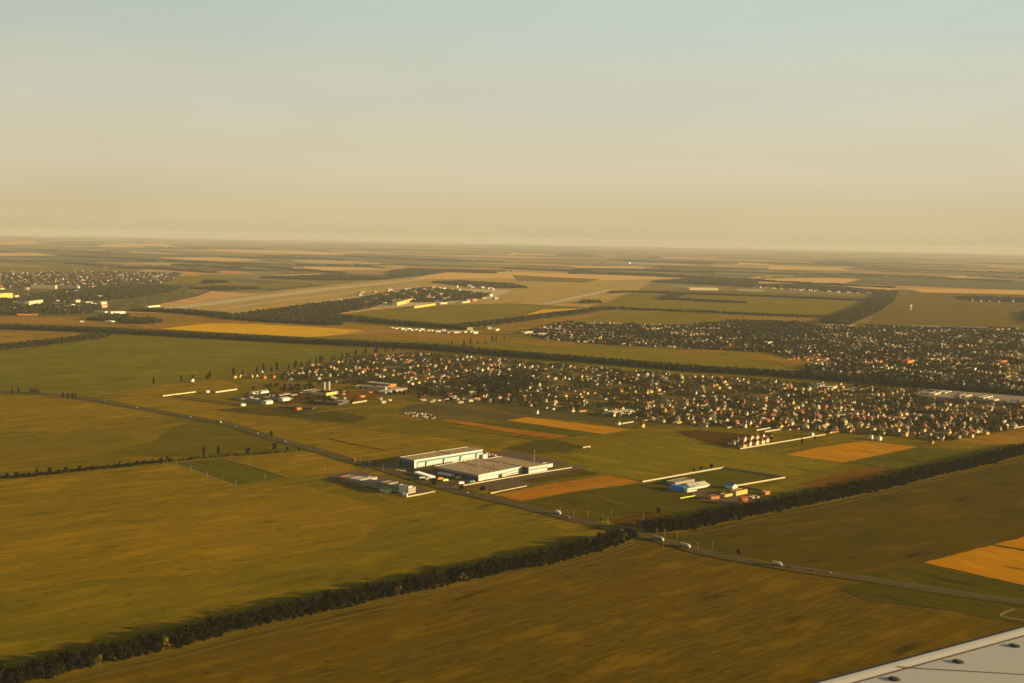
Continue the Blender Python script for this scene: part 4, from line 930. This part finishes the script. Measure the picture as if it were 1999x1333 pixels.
# the rest of the houses, as one object
for q in village_pts(V2, (22, 34), -43, .85, 120, .22, 4, .45): rest.append((q, 47, 'v2'))
for q in village_pts([(1500, 640), (2000, 648), (2000, 700), (1560, 690)], (30, 45), -43, .4, 0, 0, 4, .45): rest.append((q, 47, 'v2'))
for q in village_pts([(1535, 702), (1560, 693), (1650, 697), (1790, 706), (1780, 716), (1640, 706)], (20, 22), 47, .9, 0, 0, 4, .45): rest.append((q, 47, 'red'))
for q in village_pts(T1, (55, 80), 47, .9, 0, 0, 4, .45): rest.append((q, 47, 't'))
for q in village_pts([(1440, 560), (1560, 558), (1735, 572), (1720, 575), (1600, 570)], (60, 70), 47, .7, 0, 0, 4, .45): rest.append((q, 47, 't'))
for q in village_pts([(1880, 583), (2030, 586), (2030, 592), (1900, 589)], (60, 70), 47, .7, 0, 0, 4, .45): rest.append((q, 47, 't'))
mb = MB(); allm = WC+RC; mi = {m: i for i, m in enumerate(allm)}
for q, hd, kd in rest:
    u, v = pixof(*q); wc, rc = pickcol(u, v)
    if kd == 'red': wc, rc = random.choice(['yellowwall', 'orangewall', 'cream']), random.choice(['redroof', 'redroof', 'brownroof'])
    if kd == 't': wc, rc = random.choice(['cream', 'cream', 'fencewhite', 'orangewall']), random.choice(['redroof', 'redroof', 'whiteroof', 'greyroof'])
    if kd == 'v2': rc = random.choices(RC, [.2, .15, .3, .3, .03, .02])[0]
    if kd == 'v2': wc = random.choices(WC, [.25, .10, .12, .13, .40])[0]
    k = random.randrange(5); s = random.uniform(.6, .92)*(1.6 if kd == 't' else 1); h_ = -R(hd+random.choice([0, 90])+random.uniform(-15, 15)); c_, s_ = math.cos(h_)*s, math.sin(h_)*s
    for part, m_ in ((0, wc), (1, rc)):
        src = HP[k][part]; b = len(mb.v); mb.v += [(q[0]+x*c_-y*s_, q[1]+x*s_+y*c_, .6+z*s) for x, y, z in src.v]; mb.f += [tuple(i+b for i in f_) for f_ in src.f]; mb.m += [mi[m_]]*len(src.f)
tag(mb.obj('far_houses', [M[m] for m in allm]), 'small houses of the far parts of the villages and the distant town', 'houses', None, 'stuff')

# lanes of the near village, laid on the same grid as its plots
_poly = [P(*p) for p in V1]; _c = np.array(_poly).mean(0); mb = MB()
for hd, sp in ((47, 136), (-43, 230)):
    d = np.array(vdir(hd)); n = np.array([-d[1], d[0]])
    for k in range(-14, 15):
        run = []
        for t in np.arange(-2600, 2600, 20):
            q = _c+n*sp*k+d*t+n*7*math.sin(t*.006+k)
            if inside(np.array([q[0]]), np.array([q[1]]), _poly)[0] and abs(q[0]) < q[1]*.47: run.append(tuple(q))
            else:
                if len(run) > 4: ribbon(mb, run, 4.5, .82)
                run = []
        if len(run) > 4: ribbon(mb, run, 4.5, .82)
o = mb.obj('village_lane', M['track']); o['kind'] = 'structure'

# ------------------------------------------------------------------ vehicles
def car_parts(col):
    b = MB(); prof = [(-2.2, .35), (2.2, .35), (2.25, .8), (1.3, .95), (-2.1, 1.0), (-2.25, .7)]
    n_ = len(prof); v0 = len(b.v)
    for s in (-.88, .88): b.v += [(x, s, z) for x, z in prof]
    for i in range(n_): j = (i+1) % n_; b.f.append((i, j, n_+j, n_+i)); b.m.append(0)
    b.f += [tuple(range(n_)), tuple(range(2*n_-1, n_-1, -1))]; b.m += [0, 0]
    g = MB(); lo = [(-1.9, -.8), (1.2, -.8), (1.2, .8), (-1.9, .8)]; hi = [(-1.4, -.65), (.4, -.65), (.4, .65), (-1.4, .65)]
    g.v = [(x, y, .96) for x, y in lo]+[(x, y, 1.42) for x, y in hi]
    for i in range(4): j = (i+1) % 4; g.f.append((i, j, 4+j, 4+i)); g.m.append(0)
    r = MB(); r.prism([(-1.42, -.67), (.42, -.67), (.42, .67), (-1.42, .67)], 1.42, 1.48)
    w = MB(); w.cyl((0, -.11, 0), (0, .11, 0), .33, n=10)
    return [('body', b.mesh('body', [M[col]]), None), ('cabin_glass', g.mesh('cabin_glass', [M['glass']]), None), ('roof', r.mesh('roof', [M[col]]), None)]+[('wheel', w.mesh('wheel', [M['rubber']]) if 0 else WH, (x, y, .33)) for x in (-1.4, 1.4) for y in (-.82, .82)]
_w = MB(); _w.cyl((0, -.11, 0), (0, .11, 0), .33, n=10); WH = _w.mesh('wheel', [M['rubber']])
_w = MB(); _w.cyl((0, -.16, 0), (0, .16, 0), .5, n=10); WH2 = _w.mesh('wheel', [M['rubber']])
def truck_parts(cab, box, L=12.0):
    c = MB(); prof = [(L/2+.3, .6), (L/2+2.6, .6), (L/2+2.6, 1.9), (L/2+2.2, 3.2), (L/2+.3, 3.3)]; n_ = 5
    for s in (-1.2, 1.2): c.v += [(x, s, z) for x, z in prof]
    for i in range(n_): j = (i+1) % n_; c.f.append((i, j, n_+j, n_+i)); c.m.append(0)
    c.f += [tuple(range(n_)), tuple(range(2*n_-1, n_-1, -1))]; c.m += [0, 0]
    t = MB(); t.box(-L/2, L/2, -1.27, 1.27, 1.15, 4.0)
    ch = MB(); ch.box(-L/2+.2, L/2+2.2, -.5, .5, .6, 1.14)
    g = MB(); g.prism([(L/2+2.2, -1.1), (L/2+2.62, -1.1), (L/2+2.62, 1.1), (L/2+2.2, 1.1)], 1.95, 2.9)
    return [('cab', c.mesh('cab', [M[cab]]), None), ('trailer', t.mesh('trailer', [M[box]]), None), ('chassis', ch.mesh('chassis', [M['black']]), None), ('windscreen', g.mesh('windscreen', [M['glass']]), None)]+[('wheel', WH2, (x, y, .5)) for x in (-L/2+1.2, -L/2+2.6, L/2-1, L/2+1.7) for y in (-1.1, 1.1)]
CARS = {c: car_parts(c) for c in ('carwhite', 'silver', 'black', 'red', 'greenpaint')}
TR = {}
def put_vehicle(parts, name, u, v, hd, label, cat, group=None, z=.95, off=0):
    x, y = P(u, v); e = empty(name, (x, y, z), label, cat, group, math.pi/2-R(hd))
    for nm, me, l_ in parts: link(nm, me, e, l_)
    return e
def roadhd(u):
    best = min(range(len(ROAD)-1), key=lambda i: abs((ROAD[i][0]+ROAD[i+1][0])/2-u)); a, b = P(*ROAD[best]), P(*ROAD[best+1]); return math.degrees(math.atan2(b[0]-a[0], b[1]-a[1]))
def roadv(u):
    return float(np.interp(u, [p[0] for p in ROAD], [p[1] for p in ROAD]))
def TP(c, b, L=12.0):
    if (c, b, L) not in TR: TR[(c, b, L)] = truck_parts(c, b, L)
    return TR[(c, b, L)]
for u, dv, c, b, L, lab in [(1088, -1.5, 'carwhite', 'white', 6, 'white box truck on the road below the green field'), (1283, 1, 'carwhite', 'greywall', 13, 'dark trailer lorry with a white cab at the hedgerow crossing'), (1336, 1, 'carwhite', 'cream', 12, 'pale lorry just right of the hedgerow crossing'),
                            (1515, 0, 'carwhite', 'cream', 8, 'cream lorry on the lower right stretch of road'), (427, 0, 'carwhite', 'red', 9, 'dark red lorry with a white cab on the left road'), (689, -1, 'red', 'red', 8, 'red lorry approaching the junction')]:
    put_vehicle(TP(c, b, L), 'lorry', u, roadv(u)+dv, roadhd(u), lab, 'lorry')
for u, dv, c, lab in [(205, 0, 'silver', 'silver car on the road left of the track turn'), (268, 0, 'carwhite', 'white car on the upper left road'), (372, 0, 'carwhite', 'bright white car ahead of the red lorry'), (460, 0, 'silver', 'silver car behind the red lorry'), (503, 0, 'carwhite', 'white car near the single roadside tree'), (557, 0, 'carwhite', 'white car left of the road bend'),
                      (626, 0, 'greenpaint', 'green car on the road left of the junction'), (912, 0, 'carwhite', 'white car below the empty parking yard'), (1110, 1, 'silver', 'silver car following the white box truck'), (1215, 0, 'carwhite', 'white car before the hedgerow crossing'), (1223, 1, 'black', 'black car before the hedgerow crossing'), (1541, 0, 'black', 'black car behind the cream lorry'), (1584, 0, 'black', 'dark car on the lower right road'), (1620, 0, 'silver', 'small silver car furthest right on the road')]:
    put_vehicle(CARS[c], 'car', u, roadv(u)+dv, roadhd(u), lab, 'car')
for i in range(9):
    put_vehicle(TP('carwhite', 'carwhite', 9), 'lorry', 814+i*3.4, 926.5+i*1.05, 47, 'white lorry parked in the row beside the wide warehouse', 'lorry', 'white lorries parked in a row', .72)
for i in range(6):
    put_vehicle(TP('carwhite', 'carwhite', 7), 'lorry', 859+i*4.2, 927.5+i*.8, 47, 'white van lorry parked close to the dark warehouse side', 'lorry', 'white lorries near the warehouse side', .72)
for u, v, c, b, lab in [(858, 938, 'hipaint', 'hipaint', 'bright orange lorry in the yard'), (868, 941, 'carwhite', 'lime', 'pale yellow lorry beside the orange one'), (894, 936, 'hipaint', 'cream', 'lorry with a pinkish box near the warehouse corner'), (822, 937, 'carwhite', 'silver', 'silver trailer left of the bushy tree'), (834, 938, 'red', 'greywall', 'lorry with a red cab left of the bushy tree'), (899, 946.5, 'carwhite', 'carwhite', 'white lorry at the yard exit'), (920, 944, 'hipaint', 'teal', 'lorry with a teal box by the warehouse corner')]:
    put_vehicle(TP(c, b, 7), 'lorry', u, v, 47, lab, 'lorry', None, .72)
k = 0
for r_ in range(3):
    for i in range(17):
        if random.random() < .22: continue
        u = 951+i*5.4+r_*2; v = 886+i*1.35+r_*2.2
        c = random.choice(['carwhite', 'carwhite', 'silver', 'black', 'red'])
        put_vehicle(CARS[c], 'car', u, v, 47, {'carwhite': 'white', 'silver': 'silver', 'black': 'black', 'red': 'dark red'}[c]+' car in the car park behind the warehouses', 'car', 'cars in the warehouse car park', .68)
for i, u in enumerate((775, 779, 784, 790)):
    c = ('carwhite', 'silver')[i % 2]; put_vehicle(CARS[c], 'car', u, 919+i*.6, 60, ('white', 'silver')[i % 2]+' car parked in the yard left of the long warehouse', 'car', 'cars left of the long warehouse', .72)
# ------------------------------------------------------------------ poles and masts
pb = MB(); pb.cyl((0, 0, -.3), (0, 0, 9.0), .19, .13, 7); PM = pb.mesh('post', [M['pole']])
pb = MB(); pb.box(-1.1, 1.1, -.1, .1, 8.6, 8.85); PC = pb.mesh('crossarm', [M['pole']])
def pole(u, v, lab, gp, s=1.0):
    x, y = P(u, v); e = empty('utility_pole', (x, y, .3), lab, 'utility pole', gp, R(40)); e.scale = (s, s, s); link('post', PM, e); link('crossarm', PC, e)
for gp, lab, pts in [('poles on the left field track', 'pale utility pole beside the dirt track on the left', [(320, 909), (326, 909), (346, 913), (373, 921), (405, 933), (437, 943), (461, 951), (517, 940)]),
                     ('poles along the middle of the road', 'pale utility pole along the main road beside the green field', [(1094, 1005), (1120, 1012), (1147, 1012), (1176, 1022), (1187, 1025), (1193, 1010), (1238, 1034), (1256, 1016)]),
                     ('poles right of the hedgerow crossing', 'pale utility pole on the verge right of the hedgerow crossing', [(1282, 1048), (1297, 1048), (1322, 1052), (1295, 1070), (1362, 1075), (1390, 1073)]),
                     ('poles near the junction', 'pale pole at the junction left of the warehouses', [(692, 907), (703, 906), (722, 912), (748, 920), (634, 922)]),
                     ('poles on the right fields', 'pale utility pole in the meadow near the wheat plots', [(1517, 888), (1584, 906), (1680, 911), (1719, 915), (1757, 920), (1492, 884)]),
                     ('poles before the parking yard', 'thin pole around the empty parking yard', [(1000, 944), (976, 962), (950, 967), (890, 958)])]:
    for u, v in pts: pole(u, v, lab, gp)
x, y = P(1043, 906); e = empty('light_mast', (x, y, .7), 'tall thin light mast behind the right warehouse wing', 'mast')
mb = MB(); mb.cyl((0, 0, -.3), (0, 0, 20), .45, .3, 8); mb.obj('post', M['pole'], e); mb = MB(); mb.box(-1.4, 1.4, -.4, .4, 20, 21); mb.obj('lamp_head', M['steel'], e)

# ------------------------------------------------------------------ aircraft wing in the corner
ZW = ALT-2.2
A = np.array(P3(1560, 1333, ZW)); B = np.array(P3(1999, 1216, ZW)); d = (B-A)/np.linalg.norm(B-A); nb = np.array([d[1], -d[0], 0])     # towards the camera side
we = empty('aircraft_wing', tuple(A), 'pale grey aircraft wing cutting across the lower right corner', 'aircraft wing')
def WP(s, c, z): return tuple(d*s+nb*c+np.array([0, 0, z]))
S0, S1 = -3.0, 13.0
def chord(s): return 3.6-(s-S0)*.13
def strip(name, prof, m, parent=we, s0=S0, s1=S1):
    """prof: (fraction-free chord metres, z) list swept along the span"""
    mb = MB(); K = 16
    for i in range(K):
        sa, sb = s0+(s1-s0)*i/K, s0+(s1-s0)*(i+1)/K
        for j in range(len(prof)-1):
            (c0, z0), (c1, z1) = prof[j], prof[j+1]
            mb.face([WP(sa, c0, z0), WP(sa, c1, z1), WP(sb, c1, z1), WP(sb, c0, z0)])
    o = mb.obj(name, M[m], parent)
    for p in o.data.polygons: p.use_smooth = True
    return o
M['skin'] = mat('wing_skin_paint', (.72, .67, .57), .6, .05, .8, spec=.3)
M['seam_and_shade'] = mat('wing_sealant_and_edge_shade', (.10, .09, .07), .8, .1)
M['pale_edge'] = mat('pale_edge_strip', (.84, .78, .66), .5, .05, 1.5)  # edge strip, paler than the wing skin
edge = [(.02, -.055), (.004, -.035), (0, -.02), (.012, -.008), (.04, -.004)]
strip('edge_shade_strip', edge, 'seam_and_shade')  # dark colour stands in for the shade on the outer rim
strip('trailing_edge', [(.04, -.004), (.055, .002), (.09, .0045), (.14, .0045)], 'pale_edge')
strip('edge_seam', [(.14, .0045), (.143, -.003), (.157, -.003), (.16, .0055)], 'seam_and_shade')
sk = [(.16, .0055)]+[(.16+i*.26, .0055+.020*i-.0006*i*i) for i in range(1, 14)]
strip('upper_skin', sk, 'skin')
strip('lower_skin', [(.02, -.055), (.8, -.10), (2.0, -.16), (3.4, -.05), (sk[-1][0], sk[-1][1])], 'skin')
mb = MB(); mb.face([WP(S1, *p) for p in edge+[(.14, .0045)]+sk+[(3.4, -.05), (2.0, -.16), (.8, -.10)]]); mb.obj('wing_tip', M['skin'], we)
def skz(c): return float(np.interp(c, [p[0] for p in sk], [p[1] for p in sk]))
def onwing(u, v):
    # point of the skin seen through pixel (u, v)
    z = ZW
    for _ in range(6):
        p = np.array(P3(u, v, z)); c = (p-A)@nb; z = ZW+skz(c)
    return p-A
a = onwing(1750, 1301); b = onwing(1999, 1317); b2 = b+(b-a)*2.0
def wz(p): return np.array([p[0], p[1], skz(p@nb)+.0015])
mb = MB(); t_ = (b2-a)/np.linalg.norm(b2-a); w_ = np.array([-t_[1], t_[0], 0])*.005
for i in range(12):
    p, q = a+(b2-a)*i/12, a+(b2-a)*(i+1)/12; mb.face([tuple(wz(x)) for x in (p-w_, q-w_, q+w_, p+w_)])
mb.obj('panel_seam', M['seam_and_shade'], we)
for u, v in ((1981, 1261), (1871, 1292), (1746, 1326), (2110, 1226)):
    p = onwing(u, v); mb = MB(); N = 14; t_ = np.array([1, .1, 0]); n_ = np.array([-.1, 1, 0])
    rings = [(1, 0), (.85, .004), (.5, .006), (.1, .007)]
    for j in range(3):
        for i in range(N):
            f = lambda r, z, k: tuple(p+t_*.030*r*math.cos(2*math.pi*k/N)+n_*.040*r*math.sin(2*math.pi*k/N)+np.array([0, 0, z+.001]))
            mb.face([f(*rings[j], i), f(*rings[j], i+1), f(*rings[j+1], i+1), f(*rings[j+1], i)])
    mb.obj('vent_plug', mat('dark_rubber', (.055, .065, .065), .6, .1), we)

# ------------------------------------------------------------------ haze, sky, sun
mb = MB(); mb.box(-71000, 71000, -71000, 71000, -6, ALT+25)
hz = mb.obj('haze', mat('tmp', (1, 1, 1)))
hm = bpy.data.materials.new('haze_volume'); hm.use_nodes = True; nt = hm.node_tree
nt.nodes.remove(nt.nodes['Principled BSDF']); vp = nt.nodes.new('ShaderNodeVolumePrincipled')
vp.inputs['Color'].default_value = (.76, .79, .74, 1); vp.inputs['Density'].default_value = 2.4e-5; vp.inputs['Anisotropy'].default_value = 0.0
nt.links.new(vp.outputs[0], nt.nodes['Material Output'].inputs['Volume'])
hz.data.materials.clear(); hz.data.materials.append(hm); hz['kind'] = 'stuff'; hz['label'] = 'thin warm haze over the plain'; hz['category'] = 'haze'

SUN_EL, SUN_HD = 10.0, 97.0
wd = bpy.data.worlds.new('World'); S.world = wd; wd.use_nodes = True; nt = wd.node_tree; bg = nt.nodes['Background']
sky = nt.nodes.new('ShaderNodeTexSky'); sky.sky_type = 'NISHITA'; sky.sun_disc = False; sky.sun_elevation = R(SUN_EL); sky.sun_rotation = R(SUN_HD)
sky.altitude = 300; sky.air_density = 1.0; sky.dust_density = 2.5; sky.ozone_density = 1.5
# thin high veil over the low sky
tc = nt.nodes.new('ShaderNodeTexCoord'); sx = nt.nodes.new('ShaderNodeSeparateXYZ'); nt.links.new(tc.outputs['Generated'], sx.inputs[0])
cr = nt.nodes.new('ShaderNodeValToRGB'); cr.color_ramp.interpolation = 'EASE'
mr = nt.nodes.new('ShaderNodeMapRange'); mr.inputs[1].default_value = 0; mr.inputs[2].default_value = .25; nt.links.new(sx.outputs[2], mr.inputs[0]); nt.links.new(mr.outputs[0], cr.inputs[0])
K = 1.0
stops = [(0, (.61, .49, .27)), (.058, (.655, .53, .31)), (.24, (.69, .61, .415)), (.436, (.655, .645, .50)), (.71, (.58, .655, .57)), (1, (.46, .61, .60))]
cr.color_ramp.elements[0].color = (*stops[0][1], 1); cr.color_ramp.elements[1].color = (*stops[-1][1], 1)
for p_, c_ in stops[1:-1]:
    e_ = cr.color_ramp.elements.new(p_); e_.color = (*c_, 1)
mp = nt.nodes.new('ShaderNodeMapping'); mp.inputs['Scale'].default_value = (2.6, 2.6, 15); nt.links.new(tc.outputs['Generated'], mp.inputs[0])
no = nt.nodes.new('ShaderNodeTexNoise'); no.inputs['Scale'].default_value = 1.0; no.inputs['Detail'].default_value = 4; nt.links.new(mp.outputs[0], no.inputs['Vector'])
mc = nt.nodes.new('ShaderNodeMapRange'); mc.inputs[1].default_value = .45; mc.inputs[2].default_value = .75; mc.inputs[3].default_value = 1.0; mc.inputs[4].default_value = .93; nt.links.new(no.outputs['Fac'], mc.inputs[0])
veil = nt.nodes.new('ShaderNodeVectorMath'); veil.operation = 'SCALE'; nt.links.new(cr.outputs[0], veil.inputs[0]); nt.links.new(mc.outputs[0], veil.inputs[3])
# bring the veil to the sky texture's own scale: background strength 0.1
SKY = .045; EXPO = .90
az = nt.nodes.new('ShaderNodeMapRange'); az.inputs[1].default_value = -.5; az.inputs[2].default_value = .3; az.inputs[3].default_value = .84; az.inputs[4].default_value = 1.0; nt.links.new(sx.outputs[0], az.inputs[0])
el = nt.nodes.new('ShaderNodeMapRange'); el.inputs[1].default_value = .03; el.inputs[2].default_value = .17; nt.links.new(sx.outputs[2], el.inputs[0])
am = nt.nodes.new('ShaderNodeMix'); am.inputs[2].default_value = 1.0; nt.links.new(el.outputs[0], am.inputs[0]); nt.links.new(az.outputs[0], am.inputs[3])
v2 = nt.nodes.new('ShaderNodeVectorMath'); v2.operation = 'SCALE'; nt.links.new(veil.outputs[0], v2.inputs[0]); nt.links.new(am.outputs[0], v2.inputs[3]); veil = v2
vs = nt.nodes.new('ShaderNodeVectorMath'); vs.operation = 'SCALE'; vs.inputs[3].default_value = 1/SKY/(2**EXPO); nt.links.new(veil.outputs[0], vs.inputs[0])
mx = nt.nodes.new('ShaderNodeMix'); mx.data_type = 'RGBA'; mx.inputs[0].default_value = .85
up = nt.nodes.new('ShaderNodeMapRange'); up.inputs[1].default_value = .20; up.inputs[2].default_value = .42; up.inputs[3].default_value = .98; up.inputs[4].default_value = .0; nt.links.new(sx.outputs[2], up.inputs[0]); nt.links.new(up.outputs[0], mx.inputs[0])
wt = nt.nodes.new('ShaderNodeVectorMath'); wt.operation = 'MULTIPLY'; wt.inputs[1].default_value = (1.05, .88, .62); nt.links.new(sky.outputs[0], wt.inputs[0]); nt.links.new(wt.outputs[0], mx.inputs[6]); nt.links.new(vs.outputs[0], mx.inputs[7]); nt.links.new(mx.outputs[2], bg.inputs['Color']); bg.inputs['Strength'].default_value = SKY
sl = bpy.data.lights.new('sun', 'SUN'); sl.energy = 5.0; sl.angle = R(.5); sl.color = (1.0, .72, .36)
so = bpy.data.objects.new('sun', sl); C.objects.link(so)
sd = Vector((math.sin(R(SUN_HD))*math.cos(R(SUN_EL)), math.cos(R(SUN_HD))*math.cos(R(SUN_EL)), math.sin(R(SUN_EL)))); so.rotation_euler = sd.to_track_quat('Z', 'Y').to_euler(); so.location = (0, 0, 600)

# ------------------------------------------------------------------ camera
cd = bpy.data.cameras.new('camera'); co = bpy.data.objects.new('camera', cd); C.objects.link(co); S.camera = co
cd.sensor_width = 36; cd.lens = 36*F/W; cd.clip_start = .1; cd.clip_end = 200000
m3 = Matrix(((RT[0], UP[0], -fw[0]), (RT[1], UP[1], -fw[1]), (RT[2], UP[2], -fw[2]))); co.matrix_world = Matrix.Translation((0, 0, ALT)) @ m3.to_4x4()
cd.dof.use_dof = True; cd.dof.focus_distance = 2500; cd.dof.aperture_fstop = 8
S.render.resolution_x = 1024; S.render.resolution_y = 683
S.view_settings.view_transform = 'Standard'; S.view_settings.look = 'None'; S.view_settings.exposure = EXPO; S.view_settings.gamma = 1
print('objects', len(S.objects))
